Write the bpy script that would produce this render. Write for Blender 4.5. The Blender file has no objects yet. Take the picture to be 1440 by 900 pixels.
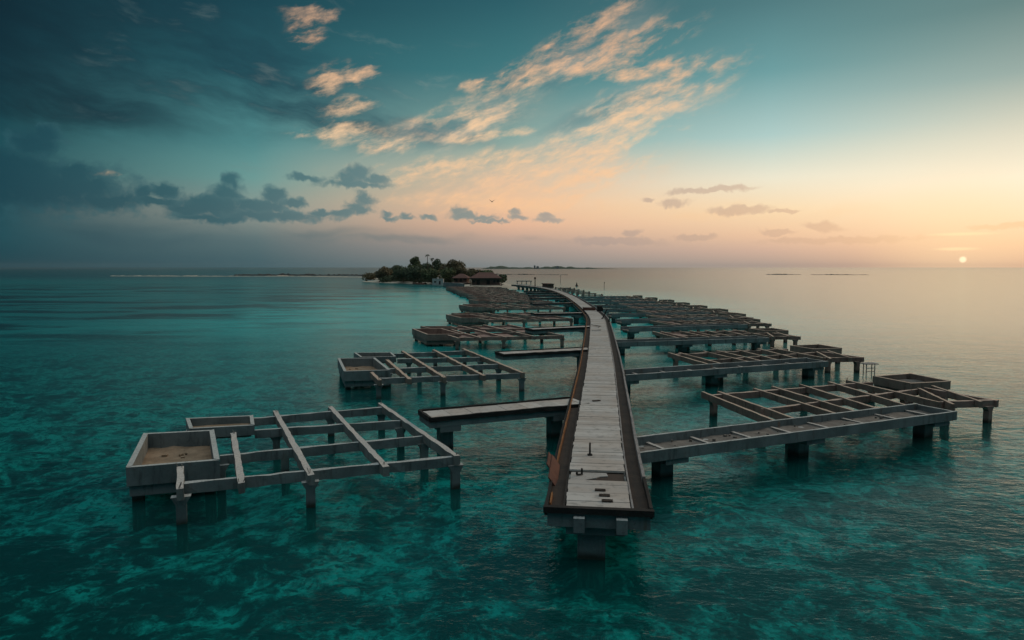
import bpy, bmesh, math, random
from mathutils import Vector, Matrix
R = math.radians
rnd = random.Random(7)
sc = bpy.context.scene
col = sc.collection

# ------------------------------------------------------------------ camera
F, H, PITCH = 960.0, 11.5, math.atan(74 / 960.0)
cs, sn = math.cos(PITCH), math.sin(PITCH)
cam_d = bpy.data.cameras.new('camera'); cam = bpy.data.objects.new('camera', cam_d); col.objects.link(cam)
cam.location = (0, 0, H); cam.rotation_euler = (math.pi / 2 - PITCH, 0, 0)
cam_d.sensor_width = 36; cam_d.lens = 36 * F / 1440.0
cam_d.clip_start = 0.5; cam_d.clip_end = 90000
sc.camera = cam

def ray(px, py):
    x = (px - 720) / F; y = (450 - py) / F
    return x, cs + y * sn, y * cs - sn
def at(px, py, z=0.0):
    dx, dy, dz = ray(px, py); t = (z - H) / dz
    return Vector((dx * t, dy * t))
def az_el(px, py):
    dx, dy, dz = ray(px, py)
    return math.degrees(math.atan2(dx, dy)), math.degrees(math.atan2(dz, math.hypot(dx, dy)))
def depth(px, Y, z):                       # the point on the sight line's bearing at distance Y
    dx, dy, dz = ray(px, 376); return Vector((dx / dy * Y, Y, z))

SUN_AZ, SUN_EL = az_el(1354, 365)
LAMP_AZ, LAMP_EL = 60.0, 22.0                                # the bright quarter of the sky right of the sun

# ------------------------------------------------------------------ node helpers
class S:
    """a float socket with arithmetic"""
    def __init__(s, nt, sock): s.nt, s.k = nt, sock
    def op(s, o, b=None, c=None, clamp=False):
        n = s.nt.nodes.new('ShaderNodeMath'); n.operation = o; n.use_clamp = clamp
        for i, v in enumerate((s, b, c)):
            if v is None: continue
            if isinstance(v, S): s.nt.links.new(v.k, n.inputs[i])
            else: n.inputs[i].default_value = v
        return S(s.nt, n.outputs[0])
    def __add__(s, b): return s.op('ADD', b)
    def __sub__(s, b): return s.op('SUBTRACT', b)
    def __mul__(s, b): return s.op('MULTIPLY', b)
    def __truediv__(s, b): return s.op('DIVIDE', b)
    def mx(s, b): return s.op('MAXIMUM', b)
    def mn(s, b): return s.op('MINIMUM', b)
    def smooth(s, a, b, lo=0.0, hi=1.0):
        n = s.nt.nodes.new('ShaderNodeMapRange'); n.interpolation_type = 'SMOOTHSTEP'
        s.nt.links.new(s.k, n.inputs[0])
        for i, v in enumerate((a, b, lo, hi)): n.inputs[1 + i].default_value = v
        return S(s.nt, n.outputs[0])
    def lin(s, a, b, lo=0.0, hi=1.0):
        n = s.nt.nodes.new('ShaderNodeMapRange')
        s.nt.links.new(s.k, n.inputs[0])
        for i, v in enumerate((a, b, lo, hi)): n.inputs[1 + i].default_value = v
        return S(s.nt, n.outputs[0])

def lin1(c): c /= 255.0; return c / 12.92 if c <= 0.04045 else ((c + 0.055) / 1.055) ** 2.4
def srgb(r, g, b): return (lin1(r), lin1(g), lin1(b), 1)
def put(nt, sock, v):
    if isinstance(v, S): nt.links.new(v.k, sock)
    elif hasattr(v, 'is_output'): nt.links.new(v, sock)
    else: sock.default_value = v
def mixc(nt, f, a, b, mode='MIX'):
    n = nt.nodes.new('ShaderNodeMix'); n.data_type = 'RGBA'; n.blend_type = mode
    put(nt, n.inputs[0], f)
    for s_, v in ((n.inputs[6], a), (n.inputs[7], b)):
        if isinstance(v, tuple) and len(v) == 3: v = (*v, 1)
        put(nt, s_, v)
    return n.outputs[2]
def ramp(nt, f, stops, interp='LINEAR'):
    n = nt.nodes.new('ShaderNodeValToRGB'); n.color_ramp.interpolation = interp
    put(nt, n.inputs[0], f); e = n.color_ramp.elements
    while len(e) < len(stops): e.new(0.5)
    for i, (p, c) in enumerate(stops): e[i].position = p; e[i].color = c
    return n.outputs[0]
def noise(nt, vec, scale, detail=4, rough=0.55, dist=0.0):
    n = nt.nodes.new('ShaderNodeTexNoise'); nt.links.new(vec, n.inputs['Vector'])
    n.inputs['Scale'].default_value = scale; n.inputs['Detail'].default_value = detail
    n.inputs['Roughness'].default_value = rough; n.inputs['Distortion'].default_value = dist
    return S(nt, n.outputs[0])
def mapping(nt, vec, loc=(0, 0, 0), rot=(0, 0, 0), scale=(1, 1, 1), typ='POINT'):
    n = nt.nodes.new('ShaderNodeMapping'); n.vector_type = typ; nt.links.new(vec, n.inputs[0])
    n.inputs[1].default_value = loc; n.inputs[2].default_value = rot; n.inputs[3].default_value = scale
    return n.outputs[0]
def combine(nt, x, y, z=0.0):
    n = nt.nodes.new('ShaderNodeCombineXYZ')
    for i, v in enumerate((x, y, z)): put(nt, n.inputs[i], v)
    return n.outputs[0]

# ------------------------------------------------------------------ world: dusk sky with clouds
world = bpy.data.worlds.new('World'); sc.world = world; world.use_nodes = True
nt = world.node_tree; nt.nodes.clear()
tc = nt.nodes.new('ShaderNodeTexCoord').outputs['Generated']
sep = nt.nodes.new('ShaderNodeSeparateXYZ'); nt.links.new(tc, sep.inputs[0])
X, Y, Z = (S(nt, sep.outputs[i]) for i in range(3))
A = X.op('ARCTAN2', Y) * (180 / math.pi)
E = Z.op('ARCSINE') * (180 / math.pi)

def column(px, stops, top):
    """one elevation ramp; stops are (picture row, colour), then the sky above the frame"""
    st = [((-90 + 92) / 184.0, srgb(*stops[-1][1]))]
    st = []
    for py, c in reversed(stops):
        st.append(((az_el(px, py)[1] + 2) / 94.0, srgb(*c)))
    for el, c in top: st.append(((el + 2) / 94.0, srgb(*c)))
    return ramp(nt, E.lin(-2, 92), st)
ZEN = (212, 221, 222)                                      # unseen sky above the frame, brightened to light the scene
cols = [
    (-120, [(0, (44, 78, 90)), (200, (50, 86, 96)), (340, (52, 88, 96)), (376, (48, 82, 90))], [(34, (40, 78, 92)), (58, ZEN), (90, ZEN)], 0),
    (az_el(0, 300)[0], [(0, (10, 40, 52)), (90, (15, 52, 64)), (200, (24, 76, 86)), (270, (26, 74, 85)), (330, (32, 78, 88)), (374, (27, 66, 76))], [(34, (22, 62, 76)), (58, ZEN), (90, ZEN)], 0),
    (az_el(360, 300)[0], [(0, (24, 68, 80)), (100, (42, 96, 105)), (200, (82, 140, 142)), (250, (108, 154, 150)), (300, (142, 150, 142)), (335, (92, 114, 117)), (374, (62, 94, 102))], [(34, (26, 70, 84)), (58, ZEN), (90, ZEN)], 360),
    (az_el(720, 300)[0], [(0, (42, 94, 104)), (100, (62, 122, 128)), (200, (140, 170, 162)), (240, (206, 190, 166)), (285, (240, 196, 158)), (315, (230, 184, 154)), (345, (172, 156, 148)), (374, (130, 136, 136))], [(34, (46, 92, 106)), (58, ZEN), (90, ZEN)], 720),
    (az_el(1080, 300)[0], [(0, (76, 122, 128)), (100, (104, 158, 162)), (190, (172, 205, 202)), (250, (236, 232, 210)), (295, (248, 220, 180)), (330, (234, 196, 164)), (352, (206, 176, 158)), (374, (172, 158, 148))], [(34, (62, 112, 120)), (58, ZEN), (90, ZEN)], 1080),
    (az_el(1440, 300)[0], [(0, (98, 132, 132)), (100, (148, 172, 167)), (190, (222, 220, 200)), (250, (251, 241, 215)), (300, (252, 229, 192)), (340, (246, 206, 166)), (374, (218, 178, 152))], [(34, (72, 118, 122)), (58, ZEN), (90, ZEN)], 1440),
    (75, [(0, (70, 110, 114)), (190, (120, 140, 136)), (300, (150, 150, 138)), (374, (120, 124, 120))], [(34, (50, 98, 110)), (58, ZEN), (90, ZEN)], 720),
    (140, [(0, (44, 78, 90)), (200, (50, 86, 96)), (340, (52, 88, 96)), (376, (48, 82, 90))], [(34, (40, 78, 92)), (58, ZEN), (90, ZEN)], 0),
]
sky = None; prev = None
for a, st, top, px in cols:
    c = column(px, st, top)
    sky = c if sky is None else mixc(nt, A.smooth(prev, a) if abs(a - prev) > 30 else A.lin(prev, a), sky, c)
    prev = a
SP = combine(nt, A, E)                                     # sky position in degrees

def field(blobs, vec):
    """1 at the heart of the nearest ellipse, 0 at its rim; blobs in picture pixels"""
    out = None
    for px, py, rx, ry, ang in blobs:
        a, e = az_el(px, py)
        m = mapping(nt, vec, (a, e, 0), (0, 0, R(ang)), (rx * 0.0595, ry * 0.0575, 1), 'TEXTURE')
        n = nt.nodes.new('ShaderNodeVectorMath'); n.operation = 'LENGTH'; nt.links.new(m, n.inputs[0])
        l = S(nt, n.outputs['Value'])
        out = l if out is None else out.op('SMOOTH_MIN', l, 0.25)
    return out * -1.0 + 1.0
def warp(vec, scale, amt, detail=3):
    n = nt.nodes.new('ShaderNodeTexNoise'); nt.links.new(vec, n.inputs['Vector'])
    n.inputs['Scale'].default_value = scale; n.inputs['Detail'].default_value = detail
    v = nt.nodes.new('ShaderNodeVectorMath'); v.operation = 'MULTIPLY_ADD'
    nt.links.new(n.outputs['Color'], v.inputs[0]); v.inputs[1].default_value = (amt, amt, 0)
    w = nt.nodes.new('ShaderNodeVectorMath'); w.operation = 'SUBTRACT'
    nt.links.new(vec, v.inputs[2]); nt.links.new(v.outputs[0], w.inputs[0]); w.inputs[1].default_value = (amt * .5, amt * .5, 0)
    return w.outputs[0]

W1 = warp(SP, 0.16, 2.6, 4)
# -- high dark bank, upper left
streak = noise(nt, mapping(nt, W1, rot=(0, 0, R(-9)), scale=(13, 3.6, 1), typ='TEXTURE'), 1.0, 7, 0.6)
fine = noise(nt, mapping(nt, W1, rot=(0, 0, R(-9)), scale=(5, 1.4, 1), typ='TEXTURE'), 1.0, 6, 0.62)
bank = field([(150, 50, 420, 110, -8), (360, 120, 230, 70, -12), (560, 180, 170, 26, -4), (60, 130, 220, 60, -4)], W1)
bm_ = (bank.smooth(-0.1, 0.7) * (streak * 0.75 + fine * 0.45).smooth(0.40, 0.78))
sky = mixc(nt, bm_ * 0.85, sky, ramp(nt, A.lin(-38, 3), [(0, srgb(9, 36, 47)), (0.55, srgb(28, 66, 80)), (0.8, srgb(66, 104, 114)), (1, srgb(110, 134, 136))]))
wis = (bank.smooth(-0.5, 0.1) * fine.smooth(0.55, 0.75))
sky = mixc(nt, wis * 0.30, sky, ramp(nt, A.lin(-38, 3), [(0, srgb(38, 84, 94)), (1, srgb(170, 178, 168))]))
# -- lit streaks
fa = noise(nt, mapping(nt, warp(SP, 0.22, 1.8, 3), rot=(0, 0, R(21)), scale=(6.0, 1.5, 1), typ='TEXTURE'), 1.0, 8, 0.62)
lit = field([(430, 45, 24, 17, 20), (462, 112, 26, 20, 30), (506, 103, 30, 18, 0), (440, 22, 40, 12, 0), (490, 152, 40, 14, 10), (470, 185, 60, 13, 5),
             (640, 172, 110, 26, 14), (560, 200, 90, 14, 4), (690, 190, 80, 10, 8), (668, 118, 26, 10, 8), (800, 60, 80, 24, 30), (860, 72, 110, 26, 16), (760, 100, 110, 24, 20),
             (850, 190, 170, 42, 26), (930, 130, 110, 30, 16), (900, 98, 90, 12, 6), (780, 250, 170, 30, 8), (690, 240, 190, 30, 4), (720, 285, 170, 20, 0), (860, 20, 60, 20, 35),
             (160, 248, 24, 6, 0), (830, 215, 150, 30, 18)], warp(SP, 0.25, 1.4, 3))
fb = noise(nt, mapping(nt, warp(SP, 0.7, 0.8, 4), rot=(0, 0, R(18)), scale=(1.8, 0.7, 1), typ='TEXTURE'), 1.0, 6, 0.62)
lm = ((lit.mn(0.6) * 0.8 + (fa - 0.5) * 2.7 + (fb - 0.5) * 2.4).smooth(-0.12, 1.25)) * lit.smooth(-0.5, 0.45)
veil = field([(860, 180, 190, 62, 24), (830, 70, 130, 40, 26), (640, 178, 150, 36, 14), (760, 255, 230, 40, 8)], W1).smooth(-0.1, 0.9) * (fa * 0.6 + streak * 0.6).smooth(0.45, 0.75)
sky = mixc(nt, veil * 0.62, sky, ramp(nt, E.lin(3, 21), [(0, srgb(246, 196, 160)), (0.5, srgb(214, 190, 168)), (1, srgb(140, 150, 148))]))
sky = mixc(nt, lm * 0.84, sky, ramp(nt, E.lin(3, 21), [(0, srgb(252, 196, 148)), (0.45, srgb(252, 210, 166)), (0.8, srgb(246, 188, 144)), (1, srgb(214, 176, 146))]))
und = field([(760, 95, 130, 40, 26), (620, 190, 150, 30, 12), (850, 150, 120, 20, 20), (690, 130, 90, 22, 10)], W1).smooth(-0.1, 0.8) * fa.smooth(0.58, 0.40)
sky = mixc(nt, und * 0.45, sky, srgb(84, 118, 126))
thin = noise(nt, mapping(nt, W1, rot=(0, 0, R(7)), scale=(16, 3.2, 1), typ='TEXTURE'), 1.0, 6, 0.6)
tm = field([(760, 270, 330, 60, 4), (1000, 300, 300, 40, 0)], SP).smooth(0, 0.8) * thin.smooth(0.48, 0.7)
sky = mixc(nt, tm * 0.45, sky, srgb(248, 204, 158))
# -- cumulus along the horizon
cw = warp(warp(SP, 0.5, 0.9, 3), 1.5, 0.8, 5)
cum = field([(50, 200, 30, 18, 0), (62, 186, 20, 12, 0), (20, 235, 70, 30, 0), (40, 262, 130, 36, 0), (105, 244, 30, 18, 0), (128, 262, 34, 16, 0), (150, 280, 60, 14, 0),
             (205, 272, 18, 12, 0), (232, 268, 22, 12, 0), (222, 284, 40, 9, 0), (325, 256, 17, 13, 0), (318, 272, 24, 14, 0), (300, 290, 60, 18, 0), (262, 294, 34, 12, 0), (284, 282, 20, 12, 0), (350, 288, 30, 14, 0),
             (386, 274, 22, 13, 0), (375, 290, 40, 14, 0), (415, 286, 20, 9, 0), (380, 304, 100, 9, 0), (300, 306, 70, 7, 0),
             (505, 243, 22, 12, 0), (488, 250, 22, 9, 0), (525, 250, 26, 8, 0), (500, 258, 56, 7, 0), (430, 249, 26, 6, 0), (512, 280, 18, 12, 0), (503, 294, 24, 11, 0), (478, 300, 26, 7, 0), (450, 299, 16, 6, 0), (543, 300, 9, 7, 0), (545, 306, 14, 5, 0), (572, 302, 9, 6, 0), (573, 307, 13, 4, 0), (602, 305, 14, 4, 0),
             (645, 295, 13, 9, 0), (655, 303, 24, 7, 0), (678, 306, 30, 5, 0), (724, 299, 9, 6, 0), (728, 306, 16, 5, 0), (768, 303, 14, 5, 0), (772, 308, 24, 4, 0), (690, 311, 40, 3, 0)], cw)
cn = noise(nt, mapping(nt, cw, scale=(0.9, 1.1, 1)), 1.0, 6, 0.6)
cmask = (cum + (cn - 0.5) * 1.9 + 0.08).smooth(-0.12, 0.62)
cc = ramp(nt, A.lin(-38, 4), [(0, srgb(20, 62, 75)), (0.35, srgb(42, 90, 101)), (0.6, srgb(84, 121, 127)), (0.82, srgb(122, 142, 142)), (1, srgb(168, 160, 152))])
cc = mixc(nt, (cn.smooth(0.38, 0.66) * cum.smooth(0.7, 0.1) * 0.75), cc, ramp(nt, A.lin(-38, 4), [(0, srgb(36, 84, 94)), (0.5, srgb(88, 124, 128)), (1, srgb(190, 176, 158))]))
sky = mixc(nt, cmask * 0.86, sky, cc)
low = field([(90, 330, 420, 16, 0), (330, 322, 260, 12, 0), (620, 335, 240, 10, 0)], W1).smooth(0, 0.8) * streak.smooth(0.40, 0.62)
sky = mixc(nt, low * 0.5, sky, ramp(nt, A.lin(-38, 4), [(0, srgb(22, 62, 74)), (0.6, srgb(84, 112, 118)), (1, srgb(150, 146, 142))]))
sm = field([(1040, 295, 50, 9, 0), (1100, 297, 30, 3, 0), (948, 285, 26, 8, 0), (910, 281, 12, 4, 0), (1000, 267, 70, 5, 3), (1160, 318, 30, 9, -8), (1095, 326, 26, 6, 0), (980, 333, 40, 6, 0), (890, 328, 20, 8, 0), (1410, 318, 40, 5, 0),
            (870, 340, 90, 8, 0), (1180, 338, 120, 6, 0)], cw)
smm = (sm + (cn - 0.5) * 0.8).smooth(0.0, 0.5)
sky = mixc(nt, smm * 0.62, sky, ramp(nt, A.lin(8, 36), [(0, srgb(172, 156, 148)), (0.5, srgb(208, 176, 152)), (1, srgb(236, 196, 154))]))
glow = field([(1354, 329, 46, 3, 0), (1345, 350, 30, 3, 0)], SP).smooth(0, 0.8)
sky = mixc(nt, glow * 0.7, sky, srgb(255, 236, 186))
# -- the sun's disc, half sunk in the haze
sd = Vector((math.sin(R(SUN_AZ)) * math.cos(R(SUN_EL)), math.cos(R(SUN_AZ)) * math.cos(R(SUN_EL)), math.sin(R(SUN_EL))))
vd = nt.nodes.new('ShaderNodeVectorMath'); vd.operation = 'DISTANCE'; nt.links.new(tc, vd.inputs[0]); vd.inputs[1].default_value = sd
D_ = S(nt, vd.outputs['Value'])
sky = mixc(nt, D_.smooth(0.14, 0.0) * 0.40, sky, srgb(255, 224, 178))
sky = mixc(nt, D_.smooth(0.0048, 0.0022), sky, (1.2, 1.0, 0.66, 1))
bg = nt.nodes.new('ShaderNodeBackground'); nt.links.new(sky, bg.inputs[0]); bg.inputs[1].default_value = 0.97
nish = nt.nodes.new('ShaderNodeTexSky'); nish.sky_type = 'NISHITA'; nish.sun_disc = False
nish.sun_elevation = R(3.0); nish.sun_rotation = R(SUN_AZ); nish.dust_density = 2.0
bg2 = nt.nodes.new('ShaderNodeBackground'); nt.links.new(nish.outputs[0], bg2.inputs[0]); bg2.inputs[1].default_value = 0.003
ad = nt.nodes.new('ShaderNodeAddShader'); nt.links.new(bg.outputs[0], ad.inputs[0]); nt.links.new(bg2.outputs[0], ad.inputs[1])
wo = nt.nodes.new('ShaderNodeOutputWorld'); nt.links.new(ad.outputs[0], wo.inputs[0])
world.cycles.sampling_method = 'MANUAL'; world.cycles.sample_map_resolution = 512

sun_d = bpy.data.lights.new('sun', 'SUN'); sun = bpy.data.objects.new('sun', sun_d); col.objects.link(sun)
sun_d.energy = 0.85; sun_d.angle = R(22); sun_d.color = (1.0, 0.64, 0.39)
ld = Vector((math.sin(R(LAMP_AZ)) * math.cos(R(LAMP_EL)), math.cos(R(LAMP_AZ)) * math.cos(R(LAMP_EL)), math.sin(R(LAMP_EL))))
sun.rotation_euler = ld.to_track_quat('Z', 'Y').to_euler()

# ------------------------------------------------------------------ materials
def mat(name):
    m = bpy.data.materials.new(name); m.use_nodes = True; t = m.node_tree; t.nodes.clear()
    o = t.nodes.new('ShaderNodeOutputMaterial'); return m, t, o
def pos(t):
    return t.nodes.new('ShaderNodeNewGeometry').outputs['Position']
def principled(t, o, color, rough=0.8, bump=None, bstr=0.3, bdist=0.02, spec=0.3):
    p = t.nodes.new('ShaderNodeBsdfPrincipled'); put(t, p.inputs['Base Color'], color); put(t, p.inputs['Roughness'], rough)
    p.inputs['Specular IOR Level'].default_value = spec
    if bump is not None:
        b = t.nodes.new('ShaderNodeBump'); b.inputs['Strength'].default_value = bstr; b.inputs['Distance'].default_value = bdist
        t.links.new(bump.k, b.inputs['Height']); t.links.new(b.outputs[0], p.inputs['Normal'])
    t.links.new(p.outputs[0], o.inputs[0]); return p

def concrete(name, a, b, stain, tide=True, scale=1.0):
    m, t, o = mat(name); P = pos(t)
    n1 = noise(t, P, 0.55 * scale, 6, 0.6); n2 = noise(t, mapping(t, P, scale=(2.2, 2.2, 0.35)), 1.3 * scale, 5, 0.65); n3 = noise(t, P, 9 * scale, 4, 0.6)
    c = mixc(t, n1.smooth(0.3, 0.7), a, b)
    c = mixc(t, n2.smooth(0.52, 0.72) * 0.7, c, stain)
    c = mixc(t, n3.smooth(0.58, 0.72) * 0.35, c, (stain[0] * .6, stain[1] * .6, stain[2] * .6))
    n4 = noise(t, mapping(t, P, scale=(3.0, 3.0, 0.22)), 1.0 * scale, 4, 0.6)
    c = mixc(t, n4.smooth(0.56, 0.70) * n1.smooth(0.42, 0.6) * 0.65, c, (a[0] * .62, a[1] * .40, a[2] * .27))
    if tide:                                               # upper faces painted paler, overhead light put into the colour
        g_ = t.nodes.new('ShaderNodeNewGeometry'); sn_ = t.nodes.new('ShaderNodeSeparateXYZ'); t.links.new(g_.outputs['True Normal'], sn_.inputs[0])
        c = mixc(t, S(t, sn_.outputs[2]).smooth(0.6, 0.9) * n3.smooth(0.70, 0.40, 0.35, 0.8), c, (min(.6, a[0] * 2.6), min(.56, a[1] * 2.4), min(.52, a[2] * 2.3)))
        s = t.nodes.new('ShaderNodeSeparateXYZ'); t.links.new(P, s.inputs[0])
        zz = S(t, s.outputs[2]) + (n1 - 0.5) * 0.5
        c = mixc(t, zz.smooth(0.40, 0.05), c, (0.034, 0.038, 0.030))
        c = mixc(t, zz.smooth(-0.25, -0.7), c, mixc(t, n2.smooth(0.4, 0.65), (0.05, 0.06, 0.045), (0.24, 0.24, 0.18)))
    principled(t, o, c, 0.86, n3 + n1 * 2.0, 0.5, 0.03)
    return m
M = {}
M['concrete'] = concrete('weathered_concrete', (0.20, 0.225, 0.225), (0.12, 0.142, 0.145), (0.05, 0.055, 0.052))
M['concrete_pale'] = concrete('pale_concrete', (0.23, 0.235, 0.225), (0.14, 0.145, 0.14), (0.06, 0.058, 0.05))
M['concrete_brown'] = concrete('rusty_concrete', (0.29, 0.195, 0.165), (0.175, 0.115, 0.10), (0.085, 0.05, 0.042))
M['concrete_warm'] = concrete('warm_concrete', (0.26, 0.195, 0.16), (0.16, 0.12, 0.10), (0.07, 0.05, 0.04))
M['sand'] = concrete('sandy_rubble', (0.34, 0.24, 0.16), (0.22, 0.155, 0.10), (0.12, 0.10, 0.075), tide=False, scale=2.0)
M['rubble'] = concrete('grey_rubble', (0.20, 0.185, 0.165), (0.12, 0.11, 0.10), (0.055, 0.05, 0.045), tide=False, scale=2.5)
M['brown_rubble'] = concrete('brown_rubble', (0.36, 0.25, 0.215), (0.21, 0.145, 0.125), (0.09, 0.06, 0.05), tide=False, scale=2.2)
M['black_timber'] = concrete('black_timber', (0.022, 0.020, 0.019), (0.014, 0.013, 0.013), (0.03, 0.022, 0.018), tide=False, scale=2)
M['brown_timber'] = concrete('rotten_brown_timber', (0.060, 0.042, 0.033), (0.035, 0.027, 0.023), (0.09, 0.06, 0.04), tide=False, scale=2)
M['rust'] = concrete('rusty_steel', (0.30, 0.135, 0.05), (0.17, 0.075, 0.032), (0.07, 0.035, 0.02), tide=False, scale=3)
M['grey_timber'] = concrete('grey_timber', (0.30, 0.28, 0.27), (0.20, 0.19, 0.185), (0.10, 0.08, 0.07), tide=False, scale=3)
M['red_timber'] = concrete('red_brown_timber', (0.15, 0.065, 0.045), (0.10, 0.045, 0.035), (0.05, 0.03, 0.025), tide=False, scale=2)
M['white_sheet'] = concrete('torn_white_sheet', (0.42, 0.40, 0.375), (0.33, 0.315, 0.30), (0.20, 0.19, 0.17), tide=False, scale=2)
M['roof'] = concrete('red_brown_thatch', (0.17, 0.085, 0.07), (0.12, 0.065, 0.055), (0.05, 0.03, 0.025), tide=False, scale=1.2)
M['hut_wall'] = concrete('dark_red_boards', (0.15, 0.075, 0.06), (0.10, 0.055, 0.045), (0.04, 0.025, 0.02), tide=False)
M['white_wall'] = concrete('dirty_white_plaster', (0.55, 0.54, 0.52), (0.42, 0.41, 0.40), (0.25, 0.24, 0.22), tide=False, scale=.5)
M['dark'] = concrete('dark_opening', (0.012, 0.011, 0.011), (0.010, 0.010, 0.010), (0.015, 0.013, 0.012), tide=False)
M['rock'] = concrete('dark_rock', (0.075, 0.068, 0.06), (0.045, 0.042, 0.04), (0.025, 0.024, 0.022), tide=False, scale=.3)
M['trunk'] = concrete('bark', (0.12, 0.085, 0.06), (0.08, 0.06, 0.045), (0.05, 0.035, 0.03), tide=False)

def deck_mat():
    m, t, o = mat('bleached_planks'); P = pos(t)
    at_ = t.nodes.new('ShaderNodeAttribute'); at_.attribute_name = 'tone'; tone = S(t, at_.outputs['Fac'])
    n1 = noise(t, P, 0.35, 5, 0.6); n2 = noise(t, P, 2.2, 6, 0.65); n3 = noise(t, P, 14, 3, 0.6)
    c = mixc(t, tone, (0.37, 0.35, 0.33), (0.52, 0.495, 0.465))
    c = mixc(t, n1.smooth(0.40, 0.65) * 0.6, c, (0.40, 0.325, 0.27))
    c = mixc(t, n2.smooth(0.50, 0.70) * 0.65, c, (0.20, 0.19, 0.175))
    principled(t, o, c, 0.8, n3, 0.4, 0.01); return m
M['deck'] = deck_mat()

def leaf_mat(name, a, b):
    m, t, o = mat(name); P = pos(t)
    at_ = t.nodes.new('ShaderNodeAttribute'); at_.attribute_name = 'tone'
    n = noise(t, P, 0.25, 3)
    c = mixc(t, S(t, at_.outputs['Fac']) * 0.7 + n * 0.4, a, b)
    principled(t, o, c, 0.7); return m
M['leaf_dark'] = leaf_mat('dark_leaves', (0.026, 0.048, 0.026), (0.085, 0.115, 0.055))
M['leaf_green'] = leaf_mat('green_leaves', (0.045, 0.070, 0.030), (0.13, 0.155, 0.065))
M['leaf_brown'] = leaf_mat('dry_leaves', (0.065, 0.060, 0.030), (0.165, 0.135, 0.065))

def water_mat():
    m, t, o = mat('lagoon_water'); P = pos(t)
    sp = t.nodes.new('ShaderNodeSeparateXYZ'); t.links.new(P, sp.inputs[0]); x, y = S(t, sp.outputs[0]), S(t, sp.outputs[1])
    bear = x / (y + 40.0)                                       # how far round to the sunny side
    # shape of the sea floor seen as colour of the water body: pale sand lagoon, deeper channel, weed beds
    w = noise(t, P, 0.012, 4, 0.6); w2 = noise(t, mapping(t, P, scale=(0.05, 0.11, 1)), 1.0, 5, 0.62); w3 = noise(t, mapping(t, P, scale=(0.018, 0.05, 1)), 1.0, 6, 0.65)
    d = t.nodes.new('ShaderNodeVectorMath'); d.operation = 'LENGTH'
    t.links.new(mapping(t, P, (5, 200, 0), (0, 0, R(6)), (95, 200, 1), 'TEXTURE'), d.inputs[0])
    lag = (S(t, d.outputs['Value']) + (w - 0.5) * 0.9).smooth(1.25, 0.25)
    lag = (lag * 0.8 + y.smooth(40, 120) * 0.25)
    body = mixc(t, lag, (0.002, 0.060, 0.068), (0.03, 0.56, 0.54))
    body = mixc(t, (w2.smooth(0.42, 0.66) * y.smooth(10, 60) * 0.45), body, (0.004, 0.12, 0.135))
    weed = w3.smooth(0.47, 0.58) * x.smooth(-25, -75) * y.smooth(70, 130) * y.smooth(560, 380)
    body = mixc(t, weed * 0.92, body, (0.003, 0.022, 0.028))
    body = mixc(t, y.smooth(420, 900), body, (0.004, 0.085, 0.105))
    sheen = bear.smooth(0.16, 0.58) * y.smooth(28, 110)       # bright sheen of the sunny side, painted into the body colour
    body = mixc(t, sheen * 0.85, body, (0.66, 0.58, 0.44))
    # ripples
    wp = mapping(t, P, rot=(0, 0, R(20)), scale=(0.55, 1.0, 1))
    r1 = noise(t, wp, 0.22, 3, 0.5, 0.3); r2 = noise(t, wp, 0.9, 4, 0.6, 0.4); r3 = noise(t, wp, 3.2, 3, 0.6)
    hgt = r1 * 0.45 + r2 * 0.30 + r3 * 0.13
    b = t.nodes.new('ShaderNodeBump'); put(t, b.inputs['Strength'], (bear.smooth(0.06, 0.54) * y.smooth(40, 220)).lin(0, 1, 0.38, 0.24)); b.inputs['Distance'].default_value = 0.6
    t.links.new(hgt.k, b.inputs['Height'])
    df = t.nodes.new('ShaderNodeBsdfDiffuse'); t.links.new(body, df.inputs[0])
    tr = t.nodes.new('ShaderNodeBsdfTransparent'); tr.inputs[0].default_value = (0.07, 0.84, 0.86, 1)
    ms = t.nodes.new('ShaderNodeMixShader')
    put(t, ms.inputs[0], y.smooth(45, 150, 0.84, 0.12)); t.links.new(df.outputs[0], ms.inputs[1]); t.links.new(tr.outputs[0], ms.inputs[2])
    gl = t.nodes.new('ShaderNodeBsdfGlossy'); gl.distribution = 'MULTI_GGX'; calm = bear.smooth(0.06, 0.54)                      # the sunny side is open water, long low ripples that mirror the sky
    put(t, gl.inputs['Roughness'], y.smooth(20, 220) * calm.lin(0, 1, 0.07, 0.05) + 0.08); t.links.new(b.outputs[0], gl.inputs['Normal'])
    fr = t.nodes.new('ShaderNodeFresnel'); fr.inputs[0].default_value = 1.333; t.links.new(b.outputs[0], fr.inputs['Normal'])
    mx = t.nodes.new('ShaderNodeMixShader'); calm = bear.smooth(0.06, 0.54)                      # the sunny side is open water, long low ripples that mirror the sky
    put(t, mx.inputs[0], S(t, fr.outputs[0]).op('SMOOTH_MIN', calm.lin(0, 1, 0.42, 1.25), 0.45).mx(0.0))
    t.links.new(ms.outputs[0], mx.inputs[1]); t.links.new(gl.outputs[0], mx.inputs[2]); t.links.new(mx.outputs[0], o.inputs[0])
    return m
def warp_pos(t, P):
    n = t.nodes.new('ShaderNodeTexNoise'); n.inputs['Scale'].default_value = 1.2; n.inputs['Detail'].default_value = 3; t.links.new(P, n.inputs['Vector'])
    v = t.nodes.new('ShaderNodeVectorMath'); v.operation = 'MULTIPLY_ADD'; t.links.new(n.outputs['Color'], v.inputs[0]); v.inputs[1].default_value = (1.4, 1.4, 0); t.links.new(P, v.inputs[2]); return v.outputs[0]
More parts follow.
